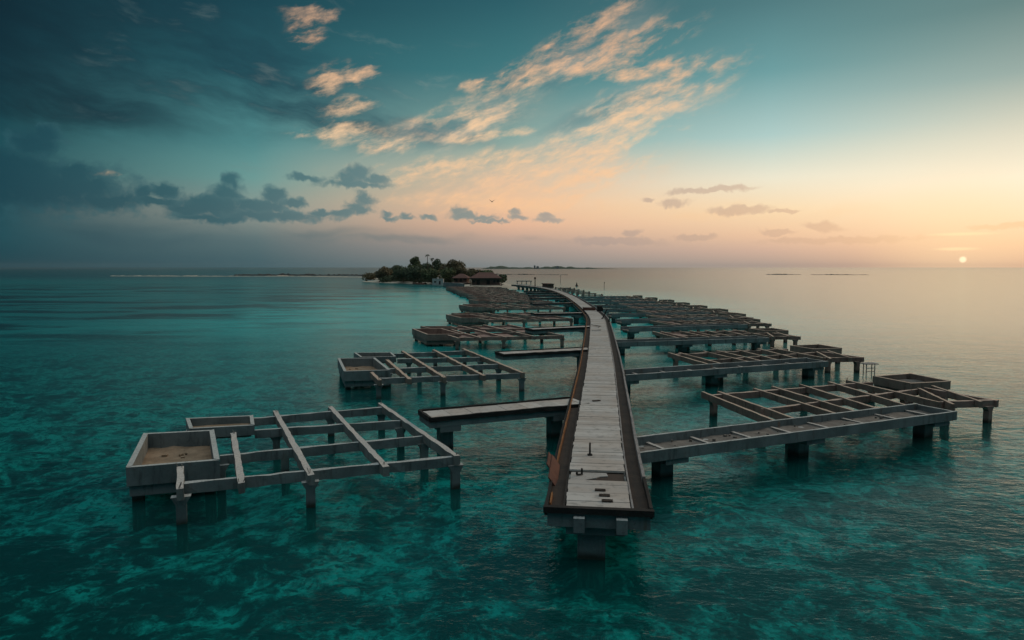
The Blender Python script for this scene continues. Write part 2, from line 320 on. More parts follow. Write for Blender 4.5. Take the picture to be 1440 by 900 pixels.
def seabed_mat():
    m, t, o = mat('coral_sea_floor'); P = pos(t)
    n1 = noise(t, P, 0.19, 7, 0.72, 0.35); n2 = noise(t, P, 0.9, 6, 0.70, 0.6)
    sy = t.nodes.new('ShaderNodeSeparateXYZ'); t.links.new(P, sy.inputs[0]); reef_vignette = S(t, sy.outputs[1]).smooth(40, 20, 0.0, 0.05) + S(t, sy.outputs[0]).smooth(8, 26) * S(t, sy.outputs[1]).smooth(48, 26) * 0.05 + S(t, sy.outputs[0]).smooth(-12, -26) * S(t, sy.outputs[1]).smooth(45, 26) * 0.05; n3 = noise(t, P, 2.0, 5, 0.65, 0.4)  # more dark coral towards the camera, plus a vignette painted into the lower corners
    v = t.nodes.new('ShaderNodeTexVoronoi'); v.inputs['Scale'].default_value = 0.55; t.links.new(P, v.inputs['Vector'])
    vd_ = S(t, v.outputs['Distance'])
    f = (n1 * 0.58 + n2 * 0.54 + vd_ * 0.10) - reef_vignette
    c = mixc(t, f.smooth(0.52, 0.66), (0.016, 0.018, 0.015), (0.50, 0.47, 0.385))
    v2 = t.nodes.new('ShaderNodeTexVoronoi'); v2.inputs['Scale'].default_value = 0.75; v2.inputs['Randomness'].default_value = 1.0
    t.links.new(warp_pos(t, P), v2.inputs['Vector']); head = S(t, v2.outputs['Distance']) + (n3 - 0.5) * 0.9
    c = mixc(t, head.smooth(0.44, 0.26) * n1.smooth(0.40, 0.56, 1.0, 0.55), c, (0.020, 0.022, 0.018))
    v3 = t.nodes.new('ShaderNodeTexVoronoi'); v3.inputs['Scale'].default_value = 1.9; t.links.new(warp_pos(t, P), v3.inputs['Vector'])
    small = S(t, v3.outputs['Distance']) + (noise(t, P, 5.0, 3) - 0.5) * 0.8
    c = mixc(t, small.smooth(0.42, 0.22) * n2.smooth(0.44, 0.58) * 0.9, c, (0.022, 0.024, 0.02))
    c = mixc(t, n3.smooth(0.48, 0.60) * 0.6, c, (0.04, 0.042, 0.034))
    principled(t, o, c, 0.95, n3, 0.3, 0.1); return m
M['water'] = water_mat(); M['seabed'] = seabed_mat()

# ------------------------------------------------------------------ mesh helpers
def obj(name, bm, m, parent=None, loc=None):
    me = bpy.data.meshes.new(name); bm.to_mesh(me); bm.free()
    o = bpy.data.objects.new(name, me); col.objects.link(o); me.materials.append(M[m] if isinstance(m, str) else m)
    if parent is not None: o.parent = parent
    if loc is not None: o.location = loc
    return o
def tag(o, label, cat, group=None):
    o['label'] = label; o['category'] = cat
    if group: o['group'] = group
    return o
def thing(name, label, cat, loc=(0, 0, 0), rz=0.0, group=None):
    o = bpy.data.objects.new(name, None); col.objects.link(o); o.location = loc; o.rotation_euler = (0, 0, rz); o.empty_display_size = .3
    return tag(o, label, cat, group)
def struct(name, bm, m, loc=None):
    o = obj(name, bm, m, None, loc); o['kind'] = 'structure'; return o
def children(o): return [c for c in bpy.data.objects if c.parent == o]
def copy_tree(o, kids, parent=None):
    c = o.copy(); col.objects.link(c)
    if parent is not None: c.parent = parent
    for ch in kids.get(o.name, ()): copy_tree(ch, kids, c)
    return c
def kid_map(root):
    out = {}
    def walk(o):
        out[o.name] = children(o)
        for c in out[o.name]: walk(c)
    walk(root); return out

def hexa(bm, lo, hi):
    """lo, hi: four corner points each, same winding"""
    a = [bm.verts.new(p) for p in lo]; b = [bm.verts.new(p) for p in hi]
    bm.faces.new(a[::-1]); bm.faces.new(b)
    for i in range(4):
        j = (i + 1) % 4; bm.faces.new((a[i], a[j], b[j], b[i]))
def bx(bm, c, s, rz=0.0):
    """box by centre and full size"""
    co, si = math.cos(rz), math.sin(rz)
    q = [(-s[0] / 2, -s[1] / 2), (s[0] / 2, -s[1] / 2), (s[0] / 2, s[1] / 2), (-s[0] / 2, s[1] / 2)]
    pts = [(c[0] + x * co - y * si, c[1] + x * si + y * co) for x, y in q]
    hexa(bm, [(x, y, c[2] - s[2] / 2) for x, y in pts], [(x, y, c[2] + s[2] / 2) for x, y in pts])
def bar(bm, p, q, w, top, h, top2=None):
    """horizontal beam from p to q (2-D), width w, top height"""
    p, q = Vector(p), Vector(q); d = (q - p).normalized(); n = Vector((-d.y, d.x)) * w / 2
    t2 = top if top2 is None else top2
    pts = [(p - n, top), (q - n, t2), (q + n, t2), (p + n, top)]
    hexa(bm, [(a.x, a.y, t - h) for a, t in pts], [(a.x, a.y, t) for a, t in pts])
def worn_bar(bm, p, q, w, top, h, amp=0.024):
    """a beam whose edges are slightly uneven, cut into short lengths"""
    p, q = Vector(p), Vector(q); L = (q - p).length; n = max(2, int(L / 0.6)); d = (q - p) / L; s = Vector((-d.y, d.x))
    rings = []
    for i in range(n + 1):
        c = p + d * (L * i / n); r = []
        for sx, z in ((-1, top - h), (1, top - h), (1, top), (-1, top)):
            v = c + s * (sx * w / 2 + rnd.uniform(-amp, amp))
            r.append(bm.verts.new((v.x, v.y, z + rnd.uniform(-amp, amp))))
        rings.append(r)
    for a, b in zip(rings, rings[1:]):
        for i in range(4):
            j = (i + 1) % 4; bm.faces.new((a[i], b[i], b[j], a[j]))
    bm.faces.new(rings[0]); bm.faces.new(rings[-1][::-1])
def rod(bm, p, q, r, n=6, r2=None):
    p, q = Vector(p), Vector(q); d = (q - p).normalized(); r2 = r if r2 is None else r2
    u = d.orthogonal().normalized(); v = d.cross(u)
    a = [bm.verts.new(p + (u * math.cos(k * 2 * math.pi / n) + v * math.sin(k * 2 * math.pi / n)) * r) for k in range(n)]
    b = [bm.verts.new(q + (u * math.cos(k * 2 * math.pi / n) + v * math.sin(k * 2 * math.pi / n)) * r2) for k in range(n)]
    for k in range(n):
        j = (k + 1) % n; bm.faces.new((a[k], a[j], b[j], b[k]))
    bm.faces.new(a[::-1]); bm.faces.new(b)
BED = -1.25
def pillar(bm, c, w, top, dirv, haunch=0.0, hh=0.34):
    """square column down to the sea floor with a flared head along dirv"""
    a = math.atan2(dirv[1], dirv[0])
    bx(bm, (c[0], c[1], (top + BED - .4) / 2), (w, w, top - BED + .4), a)
    if haunch > 0:
        d = Vector((math.cos(a), math.sin(a))); n = Vector((-d.y, d.x)) * (w / 2 - 0.006); c2 = Vector((c[0], c[1]))
        def quad(l, z): return [((c2 - d * l - n).x, (c2 - d * l - n).y, z), ((c2 + d * l - n).x, (c2 + d * l - n).y, z), ((c2 + d * l + n).x, (c2 + d * l + n).y, z), ((c2 - d * l + n).x, (c2 - d * l + n).y, z)]
        hexa(bm, quad(w / 2 + .004, top - hh), quad(w / 2 + haunch, top + 0.02))
def BM(): return bmesh.new()

# ------------------------------------------------------------------ sea
b = BM()
v = [b.verts.new(p) for p in ((-40000, -300, 0), (40000, -300, 0), (40000, 60000, 0), (-40000, 60000, 0))]; b.faces.new(v)
struct('water', b, 'water')
from mathutils import noise as mn
b = BM(); nx, ny = 200, 190; grid = []
for j in range(ny + 1):
    row = []
    for i in range(nx + 1):
        x = -70 + 140 * i / nx; y = 4 + 116 * j / ny
        e = min(1, min(i, nx - i, j, ny - j) / 6.0)
        z = BED + e * (0.5 * mn.fractal(Vector((x * .16, y * .16, 0)), 1.0, 2.0, 4) + 0.35 * max(0, mn.noise(Vector((x * .5, y * .5, 3)))) + 0.12 * mn.noise(Vector((x * 1.5, y * 1.5, 7))))
        row.append(b.verts.new((x, y, min(z, -0.45))))
    grid.append(row)
for j in range(ny):
    for i in range(nx): b.faces.new((grid[j][i], grid[j][i + 1], grid[j + 1][i + 1], grid[j + 1][i])).smooth = True
o = struct('seabed', b, 'seabed')
b = BM()
v = [b.verts.new(p) for p in ((-40000, -300, BED - .35), (40000, -300, BED - .35), (40000, 60000, BED - .35), (-40000, 60000, BED - .35))]; b.faces.new(v)
struct('sea_floor', b, 'seabed')

# ------------------------------------------------------------------ main boardwalk
DZ = 2.3
PATH = [(2.45, 19.0), (3.3, 25.5), (4.2, 33), (6.15, 47.6), (9.1, 70), (13.35, 105), (15.45, 124), (16.7, 145), (17.9, 181), (18.5, 227), (17.2, 277), (13.4, 316), (8.6, 341), (1.5, 366), (-6, 386)]
def catmull(pts, step):
    P = [Vector(p) for p in pts]; out = []
    for i in range(1, len(P) - 2):
        p0, p1, p2, p3 = P[i - 1:i + 3]; n = max(2, int((p2 - p1).length / step))
        for k in range(n):
            t = k / n
            out.append(0.5 * (2 * p1 + (p2 - p0) * t + (2 * p0 - 5 * p1 + 4 * p2 - p3) * t * t + (3 * p1 - p0 - 3 * p2 + p3) * t ** 3))
    return out
fine_path = catmull(PATH, 0.1)
arc = [0.0]
for p, q in zip(fine_path, fine_path[1:]): arc.append(arc[-1] + (q - p).length)
def along(s):
    import bisect
    i = min(max(bisect.bisect_left(arc, s), 1), len(arc) - 1)
    t = (s - arc[i - 1]) / max(1e-6, arc[i] - arc[i - 1])
    p = fine_path[i - 1].lerp(fine_path[i], t)
    a, c = fine_path[max(0, i - 12)], fine_path[min(len(fine_path) - 1, i + 12)]
    d = (c - a).normalized(); return p, d, Vector((d.y, -d.x))          # point, tangent, right
LEN = arc[-1]
def path_at_Y(y):
    k = min(range(len(fine_path)), key=lambda i: abs(fine_path[i].y - y)); return arc[k]
def sweep(bm, l, r, zb, zt, s0=0.0, s1=None, step=2.0, amp=0.0):
    s1 = LEN if s1 is None else s1; n = max(1, int((s1 - s0) / step)); rings = []
    for i in range(n + 1):
        p, d, q = along(s0 + (s1 - s0) * i / n); a = p + q * (l + rnd.uniform(-amp, amp)); c = p + q * (r + rnd.uniform(-amp, amp))
        rings.append([bm.verts.new(w) for w in ((a.x, a.y, zb), (c.x, c.y, zb), (c.x, c.y, zt + rnd.uniform(-amp, amp)), (a.x, a.y, zt + rnd.uniform(-amp, amp)))])
    for a, c in zip(rings, rings[1:]):
        for i in range(4):
            j = (i + 1) % 4; bm.faces.new((a[i], a[j], c[j], c[i]))
    bm.faces.new(rings[0][::-1]); bm.faces.new(rings[-1])
def planks(bm, l, r, zt, s0, s1, pitch, th=0.09, gap=0.018, missing=()):
    tone = []; s = s0
    while s < s1 - pitch * 0.5:
        w = pitch * rnd.uniform(0.75, 1.25)
        if not any(m0 < s + w / 2 < m1 for m0, m1 in missing):
            p, d, q = along(s + w / 2); jl, jr = rnd.uniform(-.03, .03), rnd.uniform(-.03, .03); z = zt + rnd.uniform(-.012, .012); h = w / 2 - gap / 2
            c = [p + q * (l + jl) - d * h, p + q * (r + jr) - d * h, p + q * (r + jr) + d * h, p + q * (l + jl) + d * h]
            hexa(bm, [(k.x, k.y, z - th) for k in c], [(k.x, k.y, z) for k in c])
            tone += [rnd.random() ** 0.8] * 6
        s += w
    return tone
def set_tone(o, tone):
    at_ = o.data.attributes.new('tone', 'FLOAT', 'FACE'); at_.data.foreach_set('value', tone)

walk = thing('boardwalk', 'long pale plank boardwalk curving from the camera to the island', 'boardwalk')
Wd = 1.24
b = BM(); sweep(b, -1.95, 1.98, 1.50, 2.04, 0.06); obj('slab', b, 'concrete', walk)
b = BM(); tn = planks(b, -Wd, Wd, DZ, 0.16, LEN, 0.52, missing=((3.25, 4.75),)); o = obj('deck', b, 'deck', walk); set_tone(o, tn)
hs0, hs1 = 3.30, 4.02
for l, r in ((-1.95, -1.28), (1.28, 1.98)):
    b = BM(); sweep(b, l, r, 2.05, 2.085, 0.15, step=1.1, amp=.012); obj('gutter_floor', b, 'brown_timber', walk)
for l, r in ((-Wd - .11, -Wd - .035), (Wd + .035, Wd + .11)):
    b = BM(); sweep(b, l, r, 2.05, 2.29 if l < 0 else 2.31, 0.15, step=1.4, amp=.008); obj('deck_stringer', b, 'black_timber' if l < 0 else 'grey_timber', walk)
b = BM(); sweep(b, -2.07, -1.94, 1.9, 2.30, 0.15, step=1.0, amp=.012); obj('edge_board', b, 'black_timber', walk)
b = BM()
s = 5.2
while s < LEN - 8:
    e = s + rnd.uniform(2.5, 6); sweep(b, -1.925, -1.865, 2.06, 2.36, s, e, 0.8, .012); s = e + 0.02
obj('rusty_edge_plate', b, 'rust', walk)
b = BM(); sweep(b, -1.90, -1.84, 2.06, 2.30, 0.45, 1.75, 0.5, .008); obj('rusty_edge_plate', b, 'rust', walk)
b = BM(); sweep(b, 1.95, 2.08, 1.9, 2.34, 0.15, 4.0, step=1.0, amp=.008)
obj('edge_board', b, 'black_timber', walk)
b = BM(); s = 4.05
while s < LEN - 6:
    e = s + rnd.uniform(3, 7); sweep(b, 1.96, 2.09, 1.9, 2.37, s, e, 0.8, .014); s = e + 0.02
obj('edge_board', b, 'grey_timber', walk)
p, d, q = along(0.0)
b = BM(); bar(b, p - q * 2.10 + d * .02, p + q * 2.11 + d * .02, 0.26, 2.312, 0.24); obj('end_beam', b, 'black_timber', walk)
for off in (-.72, .9):
    b = BM(); c = p + q * off - d * .10; bx(b, (c.x, c.y, 1.70), (.42, .42, .56), math.atan2(q.y, q.x)); obj('beam_stub', b, 'concrete', walk)
s = 1.0
while s < LEN:
    p, d, q = along(s); base = Vector((p.x, p.y)); a = math.atan2(q.y, q.x)
    b = BM(); bx(b, (p.x - q.x * .1, p.y - q.y * .1, 1.30), (2.3, 1.3, .40), a); cap = obj('pier_cap', b, 'concrete', walk)
    b = BM(); bx(b, (p.x - q.x * .25, p.y - q.y * .25, (1.1 + BED - .4) / 2), (1.1, 0.8, 1.1 - BED + .4), a); obj('column', b, 'concrete', cap)
    s += 7.6

# things lying on the boardwalk
p, d, q = along(4.0); a = math.atan2(q.y, q.x)
b = BM(); bx(b, (0, 0, 0), (2.36, 1.42, .03), 0)
o = obj('hatch_panel', b, 'brown_timber', walk, (p.x, p.y, 2.215)); o.rotation_euler = (0, 0, a)
b = BM()
pts = [(-1.12, .66), (.45, .66), (.52, .2), (.15, .12), (.0, -.1), (-.35, -.3), (-.75, -.62), (-1.13, -.6)]
lo = [b.verts.new((x, y, 0)) for x, y in pts]; hi = [b.verts.new((x, y, .03 + rnd.uniform(0, .02))) for x, y in pts]
b.faces.new(lo[::-1]); b.faces.new(hi)
for i in range(len(pts)): j = (i + 1) % len(pts); b.faces.new((lo[i], lo[j], hi[j], hi[i]))
c = p + q * -.05
o = obj('torn_sheet', b, 'white_sheet', None, (c.x, c.y, 2.238)); o.rotation_euler = (0, 0, a)
tag(o, 'torn white sheet lying over the dark opening near the end of the boardwalk', 'sheet')
for k, (px, py, w) in enumerate(((844, 690, 'farthest from the broken end'), (850, 697.5, 'middle of the three'), (854, 705, 'closest to the broken end'))):
    c = at(px, py, DZ)
    b = BM(); bx(b, (0, 0, .012), (.44, .22, .024)); bx(b, (-.2, 0, .03), (.03, .22, .03)); bx(b, (.2, 0, .03), (.03, .22, .03)); bx(b, (0, .1, .028), (.36, .02, .026)); bx(b, (0, -.1, .028), (.36, .02, .026))
    o = obj('deck_plate', b, 'brown_timber', None, (c.x, c.y, DZ + .014)); o.rotation_euler = (0, 0, a)
    tag(o, 'small dark plate on the pale planks, ' + w, 'plate', 'small dark plates near the broken end')
def post(px, py, h, r, label, m='black_timber', lean=(0, 0), name='post'):
    c = at(px, py, DZ); t = thing(name, label, 'post', (c.x, c.y, DZ))
    b = BM(); bx(b, (0, 0, .025), (r * 4.5, r * 4.5, .05)); obj('foot_plate', b, m, t)
    b = BM(); rod(b, (0, 0, .05), (lean[0], lean[1], h), r, 8, r * .85); obj('shaft', b, m, t)
post(829.5, 640, 0.62, .05, 'thin upright dark stump standing alone on the pale planks')
c = at(815, 668, DZ)
b = BM(); bx(b, (0, 0, .02), (.30, .10, .04)); bx(b, (.11, 0, .15), (.06, .08, .26)); bx(b, (-.12, .02, .07), (.08, .06, .1))
o = obj('bent_bracket', b, 'black_timber', None, (c.x, c.y, DZ + .014)); o.rotation_euler = (0, 0, .3)
tag(o, 'small bent dark bracket beside the torn white sheet', 'bracket')
c = at(838, 564, DZ)
b = BM(); bx(b, (0, 0, .02), (.5, .22, .04), .2); bx(b, (.22, .05, .03), (.22, .10, .05), -.5)
tag(obj('wood_scrap', b, 'brown_timber', None, (c.x, c.y, DZ + .014)), 'dark scrap of wood on the planks beside the first left side pier', 'scrap')
c = at(838, 465, DZ)
b = BM(); bx(b, (0, 0, .04), (1.2, .5, .07), .3); bx(b, (.6, .6, .05), (.5, .3, .1), -.4)
tag(obj('crumpled_sheet', b, 'white_sheet', None, (c.x, c.y, DZ + .014)), 'crumpled white sheet on the planks just before the bend', 'sheet')
b = BM(); bx(b, (0, 0, .03), (.10, 3.4, .06), .35); bx(b, (.2, -2.4, .03), (.08, 2.2, .06), -.25)
c = at(838, 458, DZ)
tag(obj('loose_batten', b, 'brown_timber', None, (c.x, c.y, DZ + .014)), 'thin broken batten lying across the planks before the bend', 'batten')
# leaning broken board in the left gutter
s_ = 4.4; p, d, q = along(s_); a = math.atan2(d.y, d.x)
b = BM(); bx(b, (0, 0, 0), (2.5, .06, .62)); bx(b, (.55, .05, .34), (1.4, .05, .34))
o = obj('broken_board', b, 'red_timber', None, (p.x - q.x * 1.93, p.y - q.y * 1.93, 2.36)); o.rotation_euler = (R(-34), R(-7), a)
tag(o, 'broken brown board leaning out of the left gutter of the boardwalk', 'board')
# barrier of boards and dark block at the bend
s_ = path_at_Y(146); p, d, q = along(s_); a = math.atan2(q.y, q.x)
t = thing('timber_barrier', 'low red brown board barrier across the boardwalk at its bend', 'barrier', (p.x - q.x * .25, p.y - q.y * .25, DZ), a)
b = BM(); bx(b, (0, 0, .34), (2.7, .12, .64)); obj('board', b, 'red_timber', t)
for k in (-1.2, 1.2): b = BM(); bx(b, (k, .12, .36), (.12, .12, .70)); obj('post', b, 'brown_timber', t)
s_ = path_at_Y(143); p, d, q = along(s_); c = p + q * 1.75
t = thing('dark_cabinet', 'squat black cabinet on the right edge of the boardwalk at its bend', 'cabinet', (c.x, c.y, 2.34), a)
b = BM(); bx(b, (0, 0, .5), (1.0, 1.0, 1.0)); obj('body', b, 'black_timber', t)
b = BM(); bx(b, (0, 0, 1.05), (1.14, 1.14, .08)); obj('lid', b, 'brown_timber', t)
b = BM(); bx(b, (.62, .3, .35), (.24, .4, .7)); obj('side_box', b, 'black_timber', t)
for px, py, ln, lb in ((847, 448, (.9, .3), 'dark post leaning out over the right edge after the bend'), (856, 452, (.3, .1), 'short dark stub on the right edge just before the bend')):
    c = at(px, py, 2.36)
    t = thing('leaning_post', lb, 'post', (c.x, c.y, 2.36)); b = BM(); rod(b, (0, 0, 0), (ln[0], ln[1], 1.7 if ln[0] > .5 else .8), .10, 6); obj('shaft', b, 'black_timber', t)
    b = BM(); bx(b, (0, 0, .06), (.4, .4, .12)); obj('foot_plate', b, 'black_timber', t)

# ------------------------------------------------------------------ left side piers (planked, flush with the boardwalk)
ORD = ['nearest', 'second', 'third', 'fourth', 'fifth', 'sixth', 'seventh', 'eighth', 'ninth', 'tenth', 'eleventh', 'twelfth', 'thirteenth', 'fourteenth']
def side_pier(a_, b_, w, label, pier_at=(0.12, 0.82)):
    """a_: outer end, b_: end at the boardwalk (both on the far edge), w: width towards the camera"""
    a_, b_ = Vector(a_), Vector(b_); L = (b_ - a_).length; d = (b_ - a_) / L; n = Vector((d.y, -d.x)); ang = math.atan2(d.y, d.x)
    t = thing('side_pier', label, 'pier', (a_.x, a_.y, 0), ang, 'planked side piers left of the boardwalk')
    # local frame: x along, y = -towards the camera
    b = BM(); bx(b, (L / 2, -w / 2, 1.87), (L - .02, w - .1, .50)); obj('slab', b, 'concrete', t)
    b = BM(); x = .12; tone = []
    while x < L - .3:
        ww = rnd.uniform(1.0, 1.6); ww = min(ww, L - x - .05); bx(b, (x + ww / 2, -w / 2, 2.19 + rnd.uniform(-.01, .01)), (ww - .03, w - .56, .10)); tone += [rnd.uniform(.3, 1)] * 6; x += ww
    o = obj('deck', b, 'deck', t); set_tone(o, tone)
    b = BM(); worn_bar(b, (0, -.02), (L, -.02), .16, 2.32, .30); worn_bar(b, (0, -w + .02), (L, -w + .02), .16, 2.30, .28); worn_bar(b, (.02, -w + .05), (.02, -.05), .17, 2.31, .29)
    obj('edge_board', b, 'black_timber', t)
    for f in pier_at:
        b = BM(); bx(b, (L * f, -w / 2, 1.44), (1.35, w * .95, .34)); cap = obj('pier_cap', b, 'concrete', t)
        b = BM(); bx(b, (L * f, -w / 2, (1.28 + BED - .4) / 2), (.85, .8, 1.28 - BED + .4)); obj('column', b, 'concrete', cap)
    return t
side_pier(at(589, 576, 2.32), at(804, 557.5, 2.32), 2.5, 'nearest planked side pier, left of the boardwalk behind the closest villa frame')
side_pier(at(696, 494, 2.32), at(823, 487.5, 2.32), 2.5, 'second planked side pier left of the boardwalk, beyond the second villa frame', (.9,))
side_pier(at(738, 461, 2.32), at(828, 457, 2.32), 2.6, 'third planked side pier left of the boardwalk, shorter in view than the second', (.9,))

# ------------------------------------------------------------------ left villa frames
ZT = 1.75
def l1(px, py): return at(px, py, ZT)
L1 = dict(
    long=[(l1(259, 677), l1(646, 639)), (l1(309, 639), l1(596, 611)), (l1(358, 603), l1(563, 590)), (l1(352, 587), l1(538, 571))],
    cross=[(l1(253, 689), l1(254, 657)), (l1(340, 680), l1(328, 609)), (l1(438, 669), l1(387, 578)), (l1(543, 657), l1(464, 572)), (l1(643, 642), l1(534, 567))],
    box=[l1(177, 660), l1(309, 649), l1(301, 606), l1(202, 611)],
    box2=[l1(266, 604), l1(358, 599), l1(356, 585), l1(261, 589)],
    cols=[l1(254, 682), l1(436, 662), l1(640, 640), l1(596, 611), l1(563, 590), l1(536, 570), l1(388, 600), l1(400, 622), l1(465, 577), l1(310, 640)],
    bcols=[l1(186, 657), l1(300, 646), l1(298, 608), l1(206, 613)],
)
srcA, srcB, srcC = l1(259, 677), l1(646, 639), l1(535, 568)
def affine(tA, tB, tC):
    def f(p):
        u, v = srcB - srcA, srcC - srcA; w = p - srcA; det = u.x * v.y - u.y * v.x
        a = (w.x * v.y - w.y * v.x) / det; c = (u.x * w.y - u.y * w.x) / det
        return tA + (tB - tA) * a + (tC - tA) * c
    return f
def wall_quad(bm, q, th, top, h):
    """four walls round a quad of outer corners, mitred"""
    c = sum(q, Vector((0, 0))) / 4; inn = []
    for i in range(4):
        e1 = (q[i] - q[i - 1]).normalized(); e2 = (q[(i + 1) % 4] - q[i]).normalized()
        n1, n2 = Vector((-e1.y, e1.x)), Vector((-e2.y, e2.x))
        if n1.dot(c - q[i]) < 0: n1 = -n1
        if n2.dot(c - q[i]) < 0: n2 = -n2
        inn.append(q[i] + (n1 + n2) * th / (1 + n1.dot(n2)))
    for i in range(4):
        j = (i + 1) % 4; z = top + (0.0, .03, .0, .02)[i]
        pts = [q[i], q[j], inn[j], inn[i]]
        hexa(bm, [(p.x, p.y, top - h) for p in pts], [(p.x, p.y, z) for p in pts])
    return inn
def plate(bm, q, zt, zb, rough=0.0, n=10):
    if rough <= 0:
        hexa(bm, [(p.x, p.y, zb) for p in q], [(p.x, p.y, zt) for p in q]); return
    g = []
    for j in range(n + 1):
        r = []
        for i in range(n + 1):
            a = q[0].lerp(q[1], i / n); c = q[3].lerp(q[2], i / n); p = a.lerp(c, j / n)
            r.append(bm.verts.new((p.x, p.y, zt + rough * mn.fractal(Vector((p.x * .9, p.y * .9, 1)), 1, 2, 4))))
        g.append(r)
    for j in range(n):
        for i in range(n): bm.faces.new((g[j][i], g[j][i + 1], g[j + 1][i + 1], g[j + 1][i])).smooth = True
def rebar(bm, p, z, k=3):
    for _ in range(k):
        x, y = p[0] + rnd.uniform(-.12, .12), p[1] + rnd.uniform(-.12, .12)
        rod(bm, (x, y, z - .05), (x + rnd.uniform(-.12, .12), y + rnd.uniform(-.12, .12), z + rnd.uniform(.08, .3)), .018, 4)
def villa_left(f, label, mt='concrete', mtop='concrete_pale', fill=0.0, miss=0.0):
    q0 = f(sum(L1['box'], Vector((0, 0))) / 4); o0 = Vector((q0.x, q0.y))
    t = thing('villa_frame', label, 'villa frame', (o0.x, o0.y, 0), 0, 'bare concrete villa frames left of the boardwalk')
    g = lambda p: f(p) - o0
    dirv = (f(srcB) - f(srcA)).normalized()
    for k, (p, q) in enumerate(L1['long']):
        b = BM(); worn_bar(b, g(p), g(q), .26, ZT - .06, .50); obj('long_beam', b, mt, t)
    for k, (p, q) in enumerate(L1['cross']):
        if k in (1, 3) and rnd.random() < miss: q = p.lerp(q, .45)
        b = BM(); worn_bar(b, g(p), g(q), .30, ZT + .03, .50); rebar(b, g(p).lerp(g(q), .02), ZT + .03, 2); rebar(b, g(p).lerp(g(q), .97), ZT + .03, 2); obj('cross_beam', b, mtop, t)
    for p in L1['cols']:
        b = BM(); pillar(b, g(p), .42, ZT - .52, dirv, .20); obj('column', b, mt, t)
    q = [g(p) for p in L1['box']]
    b = BM(); inn = wall_quad(b, q, .26, ZT + .08, .94); bx_ = obj('pool_box', b, mt, t)
    b = BM(); plate(b, inn, ZT - .80, ZT - .9, .10); obj('sandy_floor', b, 'sand', bx_)
    c0 = sum(q, Vector((0, 0))) / 4; q2 = [c0 + (p - c0) * .955 for p in q]
    b = BM()
    for _ in range(7):
        c_ = inn[0].lerp(inn[1], rnd.uniform(.12, .88)).lerp(inn[3].lerp(inn[2], rnd.uniform(.12, .88)), rnd.uniform(.15, .85)); w_ = rnd.uniform(.08, .3)
        bx(b, (c_.x, c_.y, ZT - .76), (w_, w_ * rnd.uniform(.4, 1), rnd.uniform(.08, .2)), rnd.uniform(0, 3))
    o_ = obj('rubble', b, 'sand', bx_); o_['kind'] = 'stuff'
    b = BM(); plate(b, q2, ZT - .865, ZT - 1.42); obj('base_slab', b, mt, bx_)
    for p in L1['bcols']:
        pp = c0 + (g(p) - c0) * .9
        b = BM(); pillar(b, pp, .5, ZT - 1.43, dirv, 0); obj('column', b, mt, t)
    if fill:
        lg = L1['long']; cr = [1, 2, 3, 4]
        def cell(i, u): return lg[i][0].lerp(lg[i][1], u)
        for i in range(3):
            for k in range(5):
                if rnd.random() < fill:
                    u0, u1 = k / 5 + .02, (k + 1) / 5 - .02
                    b = BM(); q_ = [g(cell(i, u0)), g(cell(i, u1)), g(cell(i + 1, u1)), g(cell(i + 1, u0))]; plate(b, q_, ZT - .28, ZT - .4, .07, 6); obj('rubble_floor', b, 'brown_rubble', t)
    q = [g(p) for p in L1['box2']]
    b = BM(); inn = wall_quad(b, q, .22, ZT + .05, .62); bx_ = obj('shower_tray', b, mt, t)
    b = BM(); plate(b, inn, ZT - .42, ZT - .5, .05, 6); obj('sandy_floor', b, 'sand', bx_)
    c0 = sum(q, Vector((0, 0))) / 4; q2 = [c0 + (p - c0) * .9 for p in q]
    b = BM(); plate(b, q2, ZT - .52, ZT - .70); obj('base_slab', b, mt, bx_)
    for p in (q2[0], q2[3]):
        b = BM(); pillar(b, p, .42, ZT - .71, dirv, 0); obj('column', b, mt, t)
    return t
villa_left(lambda p: p, 'largest bare villa frame with an open sandy box, closest to the camera on the left')
A2, B2, C2 = at(533, 531, ZT), at(737, 523.5, ZT), at(652, 491, ZT)
f2 = affine(A2, B2, C2)
villa_left(f2, 'second villa frame on the left, brown edged beam grid beside the second planked pier', 'concrete', 'concrete_warm')
def widen(f, k):
    o_ = f(L1['box'][0])
    def g_(p): d_ = f(p) - o_; return o_ + Vector((d_.x * k, d_.y))
    return g_
def shift(f, px, py, dst=None, sx=1.0):
    """the frame f moved so that its box corner stands at picture point (px, py)"""
    src = f(L1['box'][0]); d = at(px, py, ZT)
    return lambda p: d + (f(p) - src) * sx
v3 = villa_left(widen(shift(f2, 600, 471), 1.18), 'third villa frame on the left, brown boxed end with a pale slab in it', 'concrete_brown', 'concrete_brown', 0.55)
v4 = villa_left(widen(shift(f2, 648, 447.5), 1.28), 'fourth brown villa frame from the camera in the row left of the boardwalk', 'concrete_brown', 'concrete_warm', 0.35, 0.25)
v5 = villa_left(widen(shift(f2, 664, 432), 1.36), 'fifth brown villa frame from the camera in the row left of the boardwalk', 'concrete_brown', 'concrete_warm', 0.3, 0.35)
protos = [(v_, kid_map(v_), at(*c_, ZT) - Vector((v_.location.x, v_.location.y))) for v_, c_ in ((v4, (648, 447.5)), (v5, (664, 432)))]
far_left = [(648, 447.5, 0), (664, 432, -2), (672, 423.5, -3), (671, 419, -3), (666, 415.3, -2), (658, 412.6, 2), (654, 410.3, 5), (651, 408.4, 9), (649, 406.8, 13), (647, 405.4, 17), (646, 404.3, 20)]
